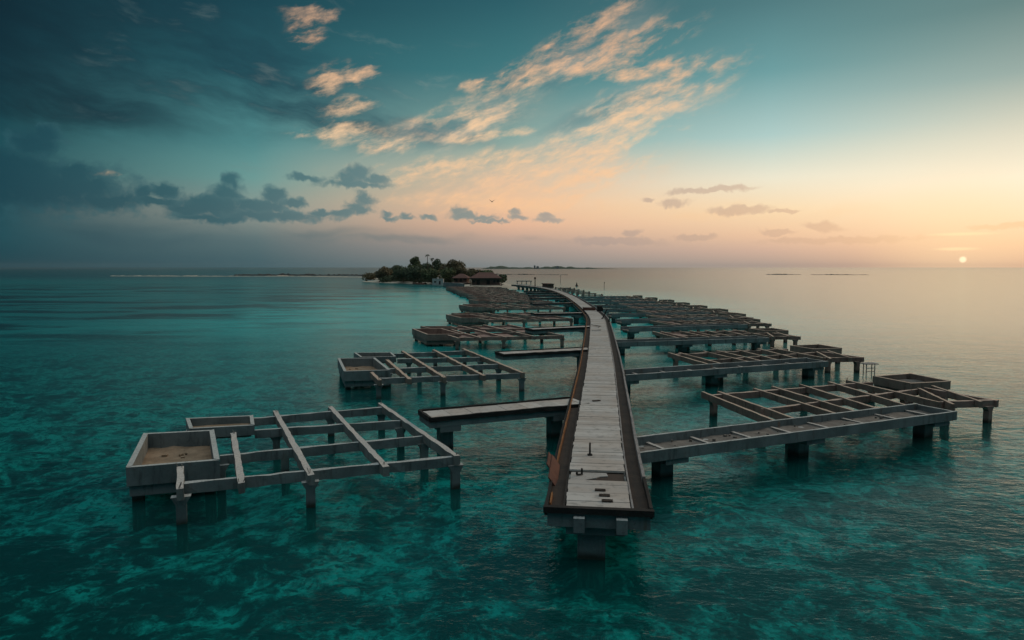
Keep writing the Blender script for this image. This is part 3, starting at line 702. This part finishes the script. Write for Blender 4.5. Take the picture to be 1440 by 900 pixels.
for k, (px, py, rz) in enumerate(far_left):
    d = at(px, py, ZT); src_, kids, c3 = protos[k % 2]
    if k < 2: v = src_; pos_ = Vector((v.location.x, v.location.y))
    else:
        v = copy_tree(src_, kids); rot = Matrix.Rotation(R(rz), 2); pos_ = d - rot @ c3
        v.location = (pos_.x, pos_.y, 0); v.rotation_euler = (0, 0, R(rz))
    v['label'] = f'{ORD[k + 3]} brown villa frame from the camera in the row left of the boardwalk' if k < 10 else 'last brown villa frame on the left, right in front of the red roofed hut'
    # its planked pier back to the boardwalk
    if k < 6:
        yy = pos_.y + (2 if k else -1); ps = path_at_Y(yy + 6); pp, dd, qq = along(ps); e = pp - qq * 2.1
        st = Vector((e.x - min(11.0, e.x - pos_.x - 13), e.y - 2.5))
        side_pier(st, e, 2.6, f'{ORD[k + 3]} planked side pier left of the boardwalk, reaching the {ORD[k + 3]} villa frame', (.85,))

# ------------------------------------------------------------------ right villa frames, each on a long trough pier
R1 = dict(
    cross=[((988, 551), (1095, 594)), ((1010, 550.5), (1118, 589)), ((1060, 546), (1177, 582)), ((1086, 543.5), (1204, 579)), ((1125, 540.5), (1238, 576)), ((1166, 537), (1276, 570.5)), ((1191, 534.7), (1322, 566))],
    long=[((1072, 574), (1290, 546)), ((1002, 554), (1226, 536))],
    box=[(1280, 541.5), (1337, 538.5), (1279, 527), (1227, 531)],
    ext=[((1292, 546), (1341, 569)), ((1311, 542.5), (1380, 565))],
    extl=[((1323, 563.5), (1403, 561)), ((1300, 544), (1403, 562))],
    cols=[(1004, 553.5), (1112, 588), (1072, 574), (1132, 543), (1155, 561), (1215, 554), (1226, 537), (1272, 549), (1390, 561.5), (1330, 563), (1300, 545)],
)
def r1(p): return at(p[0], p[1], ZT)
ra, rb_, rc = at(899, 637, 1.85), at(1346, 578.6, 1.85), r1((988, 551))
def affine_r(tA, tB, tC):
    def f(p):
        u, v = rb_ - ra, rc - ra; w = p - ra; det = u.x * v.y - u.y * v.x
        a = (w.x * v.y - w.y * v.x) / det; c = (u.x * w.y - u.y * w.x) / det
        return tA + (tB - tA) * a + (tC - tA) * c
    return f
def trough_pier(A_, B_, w, label, piers, dark='concrete'):
    """long pier: two kerb walls, rubble floor with cross ribs; A_ at the boardwalk, B_ the outer end, both on the near edge"""
    A_, B_ = Vector(A_), Vector(B_); L = (B_ - A_).length; d = (B_ - A_) / L; ang = math.atan2(d.y, d.x)
    t = thing('trough_pier', label, 'pier', (A_.x, A_.y, 0), ang, 'rubble strewn trough piers right of the boardwalk')
    b = BM(); worn_bar(b, (0, .08), (L, .08), .18, 1.86, .60, .01); worn_bar(b, (0, w - .08), (L, w - .08), .18, 1.88, .60, .01)
    worn_bar(b, (L - .1, .19), (L - .1, w - .19), .16, 1.84, .5, .01); obj('kerb_wall', b, dark, t)
    b = BM(); plate(b, [Vector((0.02, .18)), Vector((L - .2, .18)), Vector((L - .2, w - .18)), Vector((.02, w - .18))], 1.44, 1.4, .10, 40); obj('rubble_floor', b, 'rubble', t)
    b = BM(); bx(b, (L / 2, w / 2, 1.30), (L - .1, w - .4, .16)); obj('slab', b, dark, t)
    x = 2.4
    while x < L - 1: b = BM(); bx(b, (x, w / 2, 1.48), (.22, w - .38, .12)); obj('cross_rib', b, 'concrete_pale', t); x += 3.1
    b = BM()
    for k in range(int(L * 1.2)):
        x = rnd.uniform(.5, L - .5); y = rnd.uniform(.4, w - .4); s_ = rnd.uniform(.06, .24); bx(b, (x, y, 1.48), (s_, s_ * rnd.uniform(.4, 1), rnd.uniform(.06, .16)), rnd.uniform(0, 3))
    o = obj('rubble', b, 'rubble', t); o['kind'] = 'stuff'
    for f in piers:
        b = BM(); bx(b, (L * f, w / 2, 1.12), (1.5, w * .92, .34)); cap = obj('pier_cap', b, dark, t)
        b = BM(); bx(b, (L * f, w / 2, (.96 + BED - .4) / 2), (.85, .85, .96 - BED + .4)); obj('column', b, dark, cap)
    return t
def villa_right(f, label, mt='concrete', mtop='concrete_pale', fill=0.0):
    bc = sum((f(r1(p)) for p in R1['box']), Vector((0, 0))) / 4; o0 = bc
    t = thing('villa_frame', label, 'villa frame', (o0.x, o0.y, 0), 0, 'bare concrete villa frames right of the boardwalk')
    g = lambda p: f(r1(p)) - o0
    dirv = (f(rb_) - f(ra)).normalized()
    for p, q in R1['long'] + R1['extl']:
        b = BM(); worn_bar(b, g(p), g(q), .26, ZT - .06, .50); obj('long_beam', b, mt, t)
    for p, q in R1['cross'] + R1['ext']:
        b = BM(); worn_bar(b, g(p), g(q), .22, ZT + .03, .50, .016); rebar(b, g(p), ZT, 2); obj('cross_beam', b, mtop, t)
    if fill:
        (a0, a1), (b0, b1) = R1['cross'][0], R1['cross'][-1]
        L_ = lambda p, q, u: Vector(p).lerp(Vector(q), u)
        for i in range(2):
            for k in range(6):
                if rnd.random() < fill:
                    v0, v1, u0, u1 = i * .5 + .03, i * .5 + .48, k / 6 + .02, (k + 1) / 6 - .02
                    W_ = lambda u, v_: g(L_(L_(a0, a1, v_), L_(b0, b1, v_), u))
                    b = BM(); plate(b, [W_(u0, v1), W_(u1, v1), W_(u1, v0), W_(u0, v0)], ZT - .28, ZT - .4, .07, 6); obj('rubble_floor', b, 'brown_rubble', t)
    for p in R1['cols']:
        b = BM(); pillar(b, g(p), .42, ZT - .52, dirv, .20); obj('column', b, mt, t)
    q = [g(p) for p in R1['box']]
    b = BM(); inn = wall_quad(b, q, .24, ZT + .14, .70); bx_ = obj('pool_box', b, mtop, t)
    b = BM(); plate(b, inn, ZT - .30, ZT - .5, .08, 6); obj('sandy_floor', b, 'rubble', bx_)
    c0 = sum(q, Vector((0, 0))) / 4; q2 = [c0 + (p - c0) * .95 for p in q]
    b = BM(); plate(b, q2, ZT - .565, ZT - .85); obj('base_slab', b, mt, bx_)
    for p in q2[:2]:
        b = BM(); pillar(b, c0 + (p - c0) * .9, .42, ZT - .86, dirv, 0); obj('column', b, mt, t)
    return t
trough_pier(ra, rb_, 2.9, 'nearest trough pier on the right, long grey kerb walls over a rubble floor', (.10, .50, .95))
villa_right(lambda p: p, 'nearest bare villa frame on the right, closest to the camera behind the long trough pier', 'concrete_brown', 'concrete_warm')
tA, tB, tC = at(880, 527.5, 1.85), at(1165, 508, 1.85), at(940, 496, ZT)
fr2 = affine_r(tA, tB, tC)
trough_pier(tA, tB, 2.9, 'second trough pier on the right, with villa frame and ladder at its outer end', (.03, .44, .95))
villa_right(fr2, 'second bare villa frame on the right, with a thin ladder frame at its tip', 'concrete_brown', 'concrete_warm')
tA3, tB3, tC3 = at(868, 481.5, 1.85), at(1082, 475, 1.85), at(918, 466, ZT)
fr3 = affine_r(tA3, tB3, tC3)
tp3 = trough_pier(tA3, tB3, 2.9, 'third trough pier on the right, starting at the boardwalk just before the bend', (.05, .45, .95))
vr3 = villa_right(fr3, 'third bare villa frame on the right, dark beams crowding behind the third trough pier', 'concrete_brown', 'concrete_warm', 0.4)
kv, kp = kid_map(vr3), kid_map(tp3); ov = Vector((vr3.location.x, vr3.location.y)) - tA3
far_right = [(108, 18.6, 4), (124, 20.0, 1), (140, 20.5, -1), (156, 20.5, -3), (172, 20.6, -5), (190, 20.8, -8), (208, 21.2, -11), (226, 21.6, -14)]
for k, (yy, xx, rz) in enumerate(far_right):
    rot = Matrix.Rotation(R(rz), 2); a_ = Vector((xx, yy))
    p_ = copy_tree(tp3, kp); p_.location = (a_.x, a_.y, 0); p_.rotation_euler = (0, 0, tp3.rotation_euler.z + R(rz)); sc_ = (1, 1, 1, .96, .92, .88, .8, .72)[k]
    p_.scale = (sc_, 1, 1); p_['label'] = f'{ORD[k + 3]} trough pier from the camera in the row right of the boardwalk'
    v_ = copy_tree(vr3, kv); o_ = a_ + rot @ (ov * sc_); v_.location = (o_.x, o_.y, 0); v_.rotation_euler = (0, 0, R(rz)); v_.scale = (sc_, sc_, 1)
    v_['label'] = f'{ORD[k + 3]} dark villa frame from the camera in the row right of the boardwalk'
# bare pile bents beyond the last right villas
for k in range(7):
    yy = 244 + k * 14; xx = 25.2 - k * .7
    t = thing('pile_bent', f'{ORD[k]} of the bare pile bents standing in the water right of the far boardwalk', 'piles', (xx, yy, 0), 0, 'bare pile bents right of the far boardwalk')
    for i in range(4):
        b = BM(); bx(b, (i * 2.3, rnd.uniform(-.6, .6), (1.9 + BED) / 2), (.5, .5, 1.9 - BED + rnd.uniform(-.3, .5))); obj('pile', b, 'concrete_brown', t)
    b = BM(); worn_bar(b, (-.5, 0), (7.4, .2), .4, 1.8, .4); obj('cap_beam', b, 'concrete_brown', t)
# ladder frame at the second right villa
c = at(1218, 527, 0)
t = thing('ladder_frame', 'thin metal ladder frame standing in the water at the second right villa frame', 'ladder', (c.x, c.y, 0))
for dx, dy in ((0, 0), (.95, .1), (.1, .8), (1.05, .9)):
    b = BM(); rod(b, (dx, dy, BED), (dx, dy, 1.12), .05, 6); obj('leg', b, 'grey_timber', t)
b = BM(); bx(b, (.5, .45, 1.16), (1.5, 1.1, .08), .1); obj('top_plate', b, 'grey_timber', t)
for z in (.35, .7):
    b = BM(); rod(b, (0, 0, z), (.95, .1, z), .03, 5); obj('rung', b, 'grey_timber', t)

# ------------------------------------------------------------------ island
def rough_patch(name, outline, zc, m, n=26, amp=.5, fall=.35):
    """a low mound inside a closed outline of world points"""
    c = sum((Vector(p) for p in outline), Vector((0, 0))) / len(outline); bmx = BM(); rings = []
    for k in range(n + 1):
        f_ = k / n; r = []
        for p in outline:
            q_ = c.lerp(Vector(p), f_); z = zc * min(1.0, (1 - f_) / fall) + amp * (1 - f_) * mn.fractal(Vector((q_.x * .05, q_.y * .05, 2)), 1, 2, 4) - .35 * f_
            r.append(bmx.verts.new((q_.x, q_.y, z)))
        rings.append(r)
    for a, d in zip(rings, rings[1:]):
        for i in range(len(outline)):
            j = (i + 1) % len(outline); bmx.faces.new((a[i], a[j], d[j], d[i])).smooth = True
    return struct(name, bmx, m)
def smooth_outline(pts, n=6):
    P = [Vector(p) for p in pts]; N = len(P); out = []
    for i in range(N):
        p0, p1, p2, p3 = P[i - 1], P[i], P[(i + 1) % N], P[(i + 2) % N]
        for k in range(n):
            t = k / n; out.append(0.5 * (2 * p1 + (p2 - p0) * t + (2 * p0 - 5 * p1 + 4 * p2 - p3) * t * t + (3 * p1 - p0 - 3 * p2 + p3) * t ** 3))
    return out
M['beach'] = concrete('beach_sand', (0.52, 0.46, 0.37), (0.42, 0.37, 0.29), (0.28, 0.25, 0.19), tide=False, scale=.15)
M['soil'] = concrete('dark_soil', (0.10, 0.085, 0.06), (0.07, 0.06, 0.045), (0.045, 0.04, 0.03), tide=False, scale=.2)  # dark brown ground inside the beach
rough_patch('island_beach', smooth_outline([(-126, 560), (-96, 505), (-62, 470), (-42, 432), (-26, 398), (2, 366), (14, 380), (8, 420), (0, 470), (-10, 540), (-50, 600), (-110, 600)]), 1.3, 'beach', fall=.2)
rough_patch('island_ground', smooth_outline([(-112, 556), (-90, 514), (-58, 482), (-40, 446), (-26, 412), (-6, 384), (4, 392), (2, 425), (-6, 470), (-18, 540), (-52, 590), (-100, 590)]), 2.1, 'soil', fall=.3)
def spine(name, pts, w, h, m, seed=0, step=2.5):
    """a long low heap along a line"""
    P = [Vector(p) for p in pts]; bmx = BM(); rows = []
    for p, q_ in zip(P, P[1:]):
        n = int((q_ - p).length / step); d = (q_ - p).normalized(); s_ = Vector((-d.y, d.x))
        for k in range(n):
            c = p.lerp(q_, k / n); hh = h * (.45 + .8 * abs(mn.fractal(Vector((c.x * .03, c.y * .03, seed)), 1, 2, 4))) * rnd.uniform(.6, 1.15); r = []
            for f_, zf in ((-1, -.3), (-.6, .45), (-.2, 1), (.2, .95), (.6, .4), (1, -.3)):
                v_ = c + s_ * f_ * w * rnd.uniform(.8, 1.15); r.append(bmx.verts.new((v_.x, v_.y, zf * hh * rnd.uniform(.8, 1.2) - .2)))
            rows.append(r)
    for a, d in zip(rows, rows[1:]):
        for i in range(5): bmx.faces.new((a[i], a[i + 1], d[i + 1], d[i]))
    return bmx
o = obj('sand_spit', spine('sand_spit', [at(158, 388.2), at(300, 388.6), at(420, 388.5), at(520, 390), at(534, 393.5)], 9, 1.2, 'beach', 1), 'beach'); o['kind'] = 'structure'
b = spine('rock_groyne', [at(330, 387.4), at(420, 387.5), at(500, 387.5), at(530, 389.5), at(545, 393)], 5, 3.0, 'rock', 5)
tag(obj('rock_groyne', b, 'rock'), 'long dark rock groyne running out left from the island', 'groyne')
for a_, c_, lb in (((1078, 386.2), (1128, 386.2), 'shorter low rock breakwater near the horizon on the right, in front of the sunset'), ((1140, 386.4), (1224, 386.6), 'longer low rock breakwater near the horizon below the sun'), ((690, 386), (800, 386.6), 'low dark rock breakwater behind the island and the far boardwalk')):
    b = spine('breakwater', [at(*a_), at(*c_)], 5, 1.5, 'rock', 9); tag(obj('breakwater', b, 'rock'), lb, 'breakwater', 'low rock breakwaters near the horizon')
b = spine('driftwood_heap', [at(582, 398.6, .5), at(600, 399.2, .5)], 1.6, 1.3, 'red_timber', 12, 1.2)
tag(obj('driftwood_heap', b, 'red_timber', None, (0, 0, .6)), 'heap of red brown driftwood on the beach below the trees', 'driftwood')

# trees
def crown_bm(lobes, n, size, rg):
    bmx = BM(); tone = []
    for _ in range(n):
        cx, cy, cz, rx, rz_ = rg.choice(lobes)
        u = Vector((rg.gauss(0, 1), rg.gauss(0, 1), rg.gauss(0, 1))).normalized(); f_ = rg.uniform(.55, 1.05) ** .6
        c = Vector((cx + u.x * rx * f_, cy + u.y * rx * f_, cz + u.z * rz_ * f_))
        nrm = (u + Vector((rg.uniform(-.8, .8), rg.uniform(-.8, .8), rg.uniform(-.4, .9)))).normalized(); a = nrm.orthogonal().normalized(); d = nrm.cross(a); s_ = size * rg.uniform(.6, 1.3)
        bmx.faces.new([bmx.verts.new(c + a * (s_ * .5 * x) + d * (s_ * .35 * y)) for x, y in ((-1, -.3), (.1, -1), (1, .2), (-.1, 1))]); tone.append(rg.random())
    return bmx, tone
def tree(px, Y_, ytop, wpx, kind, label, base=1.6, lobes_n=9):
    k = F / Y_; h = H - (ytop - 376) / k - base; w = wpx / k * 1.1; rg = random.Random(px * 13 + int(Y_)); p = depth(px, Y_, base)
    t = thing('tree', label, 'tree', p)
    b = BM(); rod(b, (0, 0, -.6), (w * .02, 0, h * .45), .16 + h * .014, 7, .12 + h * .008)
    for i in range(4):
        an = rg.uniform(0, 6.28); rod(b, (w * .01, 0, h * rg.uniform(.25, .42)), (math.cos(an) * w * .3, math.sin(an) * w * .3, h * rg.uniform(.55, .8)), .14, 5, .05)
    obj('trunk', b, 'trunk', t)
    lobes = []
    for i in range(lobes_n):
        an = rg.uniform(0, 6.28); rr = rg.uniform(0, .33) * w; zz = rg.uniform(.38, .82) * h; sz = w * rg.uniform(.17, .28) * (1.25 - .5 * zz / h)
        lobes.append((math.cos(an) * rr, math.sin(an) * rr, min(zz, h - sz * .8), sz, sz * .8))
    lobes.append((0, 0, h - w * .17, w * .18, w * .17)); lobes.append((0, 0, h * .5, w * .3, h * .28))
    bmx, tone = crown_bm(lobes, int(900 + w * h * 8), 1.2, rg); o = obj('crown', bmx, kind, t); set_tone(o, tone)
    return t
TREES = [(541, 520, 374.5, 26, 'leaf_brown', 'dry brownish tree at the left tip of the island'), (520, 560, 383.5, 24, 'leaf_brown', 'low dry bushy tree farthest left on the island'),
         (557, 540, 373, 32, 'leaf_dark', 'dark tree second from the left tip of the island'), (567, 490, 377, 36, 'leaf_dark', 'broad dark tree by the beach left of the island middle'),
         (585, 500, 360.5, 24, 'leaf_green', 'tallest tree of the island with a narrow pointed top'), (584, 470, 374, 34, 'leaf_dark', 'very dark tree below the tallest pointed tree'),
         (607, 462, 376.5, 30, 'leaf_green', 'rounded lighter green tree in front by the white cabin'), (615, 520, 364, 26, 'leaf_dark', 'round topped dark tree right of the two palms'),
         (600, 530, 369, 34, 'leaf_dark', 'dark tree standing under the two thin palms'), (636, 500, 364.5, 36, 'leaf_brown', 'broad olive tree, highest on the right half of the island'), (629, 455, 376, 26, 'leaf_green', 'green tree behind the white cabin with its trunk showing'),
         (648, 480, 372.5, 24, 'leaf_brown', 'olive tree on the right shoulder of the wood'), (665, 440, 378, 26, 'leaf_brown', 'low olive tree behind the gap between the two red roofs'), (687, 420, 379.5, 26, 'leaf_green', 'low green tree directly behind the large red roof'), (704, 400, 386, 16, 'leaf_dark', 'small dark bush tree right of the large red roof')]
for a_ in TREES: tree(*a_)
for px, ytop, yb, lb in ((600.5, 357.5, 372, 'taller of the two thin palms rising over the wood'), (607, 363, 374, 'shorter of the two thin palms rising over the wood')):
    Y_ = 505; k = F / Y_; p = depth(px, Y_, 1.8); h = H - (ytop - 376) / k - 1.8; t = thing('palm_tree', lb, 'palm', p, 0, 'thin palms on the island')
    b = BM(); rod(b, (0, 0, -.5), (.5, 0, h * .5), .32, 7, .25); rod(b, (.5, 0, h * .5), (.3, 0, h - .6), .25, 7, .2); obj('trunk', b, 'trunk', t)
    b = BM(); tone = []
    for i in range(15):
        an = i * 2.4; el = rnd.uniform(-.3, 1.0); L_ = rnd.uniform(1.7, 2.5); pr = None
        for s_ in range(5):
            f_ = s_ / 4; c = Vector((.3 + math.cos(an) * L_ * f_ * math.cos(el * (1 - f_)), math.sin(an) * L_ * f_ * math.cos(el * (1 - f_)), h - .6 + L_ * (math.sin(el) * f_ - .7 * f_ * f_))); sd_ = Vector((-math.sin(an), math.cos(an), -.3)) * .34 * math.sin(math.pi * (.15 + .8 * f_))
            cur = (b.verts.new(c - sd_), b.verts.new(c + sd_))
            if pr: b.faces.new((pr[0], pr[1], cur[1], cur[0])); tone.append(rnd.random())
            pr = cur
    o = obj('crown', b, 'leaf_dark', t); set_tone(o, tone)
rg = random.Random(3); lob = []
for i in range(60):
    f_ = i / 59; px = 538 + 112 * f_; Y_ = 520 - 70 * f_ + rg.uniform(-8, 20); q_ = depth(px, Y_, 2.6); lob.append((q_.x, q_.y, 2.4, rg.uniform(2.5, 4.6), rg.uniform(1.8, 4.2)))
bmx, tone = crown_bm(lob, 9000, 1.2, rg); o = obj('undergrowth', bmx, 'leaf_dark'); set_tone(o, tone); o['kind'] = 'stuff'; o['label'] = 'low dark undergrowth between the island trees'; o['category'] = 'undergrowth'

# huts
def hut(px, Y_, base, w, dpt, wall_h, roof_h, rz, label, over=1.3):
    p = depth(px, Y_, base); t = thing('beach_hut', label, 'hut', p, rz)
    b = BM(); bx(b, (0, 0, wall_h / 2 - .2), (w, dpt, wall_h + .4)); obj('wall', b, 'hut_wall', t)
    for x in (-w * .28, w * .08):
        b = BM(); bx(b, (x, -dpt / 2 - .03, 1.3), (1.7, .10, 2.6)); obj('door', b, 'dark', t)
    for x in (-w * .44, w * .3, w * .42):
        b = BM(); bx(b, (x, -dpt / 2 - .03, 1.8), (1.1, .09, 1.2)); obj('window', b, 'dark', t)
    W_, D_2, r = w / 2 + over, dpt / 2 + over, w / 2 - dpt * .42
    b = BM(); lo = [b.verts.new(c) for c in ((-W_, -D_2, wall_h - .2), (W_, -D_2, wall_h - .2), (W_, D_2, wall_h - .2), (-W_, D_2, wall_h - .2))]
    hi = [b.verts.new(c) for c in ((-W_, -D_2, wall_h + .05), (W_, -D_2, wall_h + .05), (W_, D_2, wall_h + .05), (-W_, D_2, wall_h + .05))]
    ra_, rb2 = b.verts.new((-r, 0, wall_h + roof_h)), b.verts.new((r, 0, wall_h + roof_h)); b.faces.new(lo[::-1])
    for i in range(4): j = (i + 1) % 4; b.faces.new((lo[i], lo[j], hi[j], hi[i]))
    b.faces.new((hi[0], hi[1], rb2, ra_)); b.faces.new((hi[1], hi[2], rb2)); b.faces.new((hi[2], hi[3], ra_, rb2)); b.faces.new((hi[3], hi[0], ra_))
    obj('roof', b, 'roof', t)
    for x in (-w / 2 - .8, -w * .17, w * .17, w / 2 + .8):
        b = BM(); bx(b, (x, -D_2 + .3, wall_h / 2 - .4), (.22, .22, wall_h + .3)); obj('post', b, 'trunk', t)
    b = BM(); bx(b, (0, 0, -.25), (w + 2.4, dpt + 2.4, .4)); obj('floor_deck', b, 'concrete_brown', t)
    return t
hut(683, 372, 2.2, 15, 9, 3.6, 3.0, R(4), 'large hut with red brown hipped roof where the boardwalk reaches the island')
hut(649, 425, 2.4, 8, 7, 2.6, 2.6, R(-8), 'smaller dark hut half hidden under the trees, left of the large red roof')
p = depth(616, 418, 1.0)
t = thing('white_cabin', 'small white flat roofed cabin at the water edge below the trees', 'cabin', p)
b = BM(); bx(b, (0, 0, 1.5), (6.6, 4.5, 3.6)); obj('wall', b, 'white_wall', t)
b = BM(); bx(b, (0, 0, 3.4), (7.0, 4.9, .2)); obj('roof', b, 'white_wall', t)
b = BM(); bx(b, (1.2, -2.26, 1.2), (1.0, .06, 2.1)); obj('door', b, 'dark', t)
b = BM(); bx(b, (-1.6, -2.26, 1.7), (1.3, .06, .9)); obj('window', b, 'dark', t)
b = BM(); bx(b, (-.3, .4, 4.0), (1.1, 1.1, 1.0)); obj('water_tank', b, 'white_wall', t)
b = BM(); bar(b, depth(624, 402, 0).xy, depth(648, 384, 0).xy, .8, 2.6, 4.5); bar(b, depth(648, 384, 0).xy, depth(652, 374, 0).xy, .78, 2.55, 4.5)
tag(obj('sea_wall', b, 'concrete'), 'grey concrete sea wall beside the white cabin', 'wall')
# far end of the boardwalk: beacon, mooring, shed, marker posts
p = depth(752.5, 330, 0); t = thing('beacon', 'tall dark beacon post beside the far end of the boardwalk', 'beacon', p)
b = BM(); rod(b, (0, 0, BED), (0, 0, 6.0), .26, 8, .2); obj('post', b, 'black_timber', t)
b = BM(); bx(b, (0, 0, 6.3), (.9, .9, .8)); obj('lamp_housing', b, 'black_timber', t)
p = depth(737, 480, 0); t = thing('mooring_platform', 'low dark mooring platform in the water left of the beacon', 'platform', p)
b = BM(); bx(b, (0, 0, 1.9), (11, 3, .6)); obj('deck', b, 'concrete', t)
for x in (-4.8, -1.6, 1.6, 4.8): b = BM(); bx(b, (x, 0, -.5), (.5, .5, 4.2)); obj('pile', b, 'concrete', t)
s_ = path_at_Y(322); pp, d, q = along(s_)
t = thing('long_shed', 'long low shed with pinkish roof beside the far boardwalk', 'shed', (pp.x + q.x * 4.5, pp.y + q.y * 4.5, 2.1), math.atan2(d.y, d.x))
b = BM(); bx(b, (0, 0, .7), (12, 3, 1.8)); obj('wall', b, 'hut_wall', t)
b = BM(); bx(b, (0, 0, 1.72), (12.8, 3.8, .22)); obj('roof', b, 'roof', t)
for x in (-5, 0, 5): b = BM(); bx(b, (x, 0, -2.2), (.5, .5, 3.9)); obj('pile', b, 'concrete', t)
for px, py, h, lb in ((788, 398, 5.2, 'thin marker stake in the lagoon, tallest, right of the beacon'), (849.5, 405, 3.0, 'thin marker stake in the lagoon, farthest right above the pile bents')):
    c = at(px, py); t = thing('marker_stake', lb, 'stake', (c.x, c.y, 0), 0, 'marker stakes in the lagoon')
    b = BM(); rod(b, (0, 0, BED), (.1, 0, h), .14, 6, .1); obj('pole', b, 'brown_timber', t)
    b = BM(); bx(b, (.1, 0, h), (.5, .1, .5)); obj('marker_board', b, 'brown_timber', t)
c = at(811, 402.5); t = thing('buoy', 'small conical buoy floating in the lagoon between the two stakes', 'buoy', (c.x, c.y, 0))
b = BM(); rod(b, (0, 0, -.3), (0, 0, .5), .9, 12); obj('float', b, 'red_timber', t)
b = BM(); rod(b, (0, 0, .5), (0, 0, 2.4), .6, 10, .12); obj('tower', b, 'brown_timber', t)

# far land on the horizon
Y_ = 5200.0; k = F / Y_; b = BM(); rows = []
for i in range(161):
    px = 676 + 190 * i / 160; f_ = i / 160; e = min(1, i / 12, (160 - i) / 50.0)
    hh = e * (9 + 12 * abs(mn.fractal(Vector((i * .06, 0, 4)), 1, 2, 5)) + 6 * math.exp(-((px - 700) / 14) ** 2) + 5 * math.exp(-((px - 780) / 12) ** 2)) + rnd.uniform(0, 1.5)
    x = (px - 720) / F * Y_; rows.append([b.verts.new(q_) for q_ in ((x, Y_ - 120, -1), (x, Y_ - 90, hh * .8), (x, Y_, hh), (x, Y_ + 90, hh * .8), (x, Y_ + 140, -1))])
for a, d in zip(rows, rows[1:]):
    for i in range(4): b.faces.new((a[i], a[i + 1], d[i + 1], d[i]))
struct('far_island', b, 'leaf_dark')
for px, w, h, lb in ((751, 9, 25, 'tallest grey tower block on the far island at the horizon'), (755, 14, 19, 'broader lower block right beside the tallest far tower'), (782, 16, 18, 'low grey block standing alone on the far island')):
    t = thing('tower_block', lb, 'building', ((px - 720) / F * Y_, Y_ - 130, 0), 0, 'blocks on the far island')
    b = BM(); bx(b, (0, 0, h / 2), (w * 1.3, 18, h)); obj('wall', b, 'concrete', t)
    b = BM(); bx(b, (1, 0, h + 1.5), (w * .5, 8, 3)); obj('roof_house', b, 'concrete', t)

# haze over the sea
m, t, o = mat('sea_haze'); pv = t.nodes.new('ShaderNodeVolumePrincipled'); pv.inputs['Color'].default_value = (0.80, 0.84, 0.88, 1); pv.inputs['Density'].default_value = 2.2e-5
t.links.new(pv.outputs[0], o.inputs['Volume']); M['haze'] = m
b = BM(); bx(b, (0, 2900, 18), (26000, 6600, 48)); o = obj('haze', b, 'haze'); o['kind'] = 'stuff'

# bird
Yb = 140.0; dx, dy, dz = ray(692, 284); t_ = Yb / dy
b = BM()
def tri(*p): b.faces.new([b.verts.new(q_) for q_ in p])
rod(b, (0, -.26, 0), (0, .02, .02), .03, 6, .08); rod(b, (0, .02, .02), (0, .3, .05), .08, 6, .03); rod(b, (0, .3, .05), (0, .4, .04), .03, 5, .008)
for s_ in (-1, 1):
    pts = [(.05 * s_, .16, .05), (.34 * s_, .2, .30), (.72 * s_, .02, .46), (.34 * s_, -.02, .28), (.05 * s_, -.1, .04)]
    lo = [b.verts.new((x, y, z - .01)) for x, y, z in pts]; hi = [b.verts.new((x, y, z + .01)) for x, y, z in pts]; b.faces.new(lo); b.faces.new(hi[::-1])
    for i in range(5): j = (i + 1) % 5; b.faces.new((lo[i], lo[j], hi[j], hi[i]))
o = obj('bird', b, 'black_timber', None, (dx * t_, Yb, H + dz * t_)); o.rotation_euler = (0, 0, .5)
tag(o, 'small dark bird with raised wings flying above the island', 'bird')

# ------------------------------------------------------------------ render settings
sc.view_settings.view_transform = 'Standard'; sc.view_settings.look = 'None'; sc.view_settings.exposure = 0.0; sc.view_settings.gamma = 1.0
sc.view_settings.use_curve_mapping = False
sc.cycles.use_denoising = True; sc.cycles.max_bounces = 6; sc.cycles.transparent_max_bounces = 8; sc.cycles.sample_clamp_indirect = 4.0
sc.cycles.caustics_reflective = False; sc.cycles.caustics_refractive = False
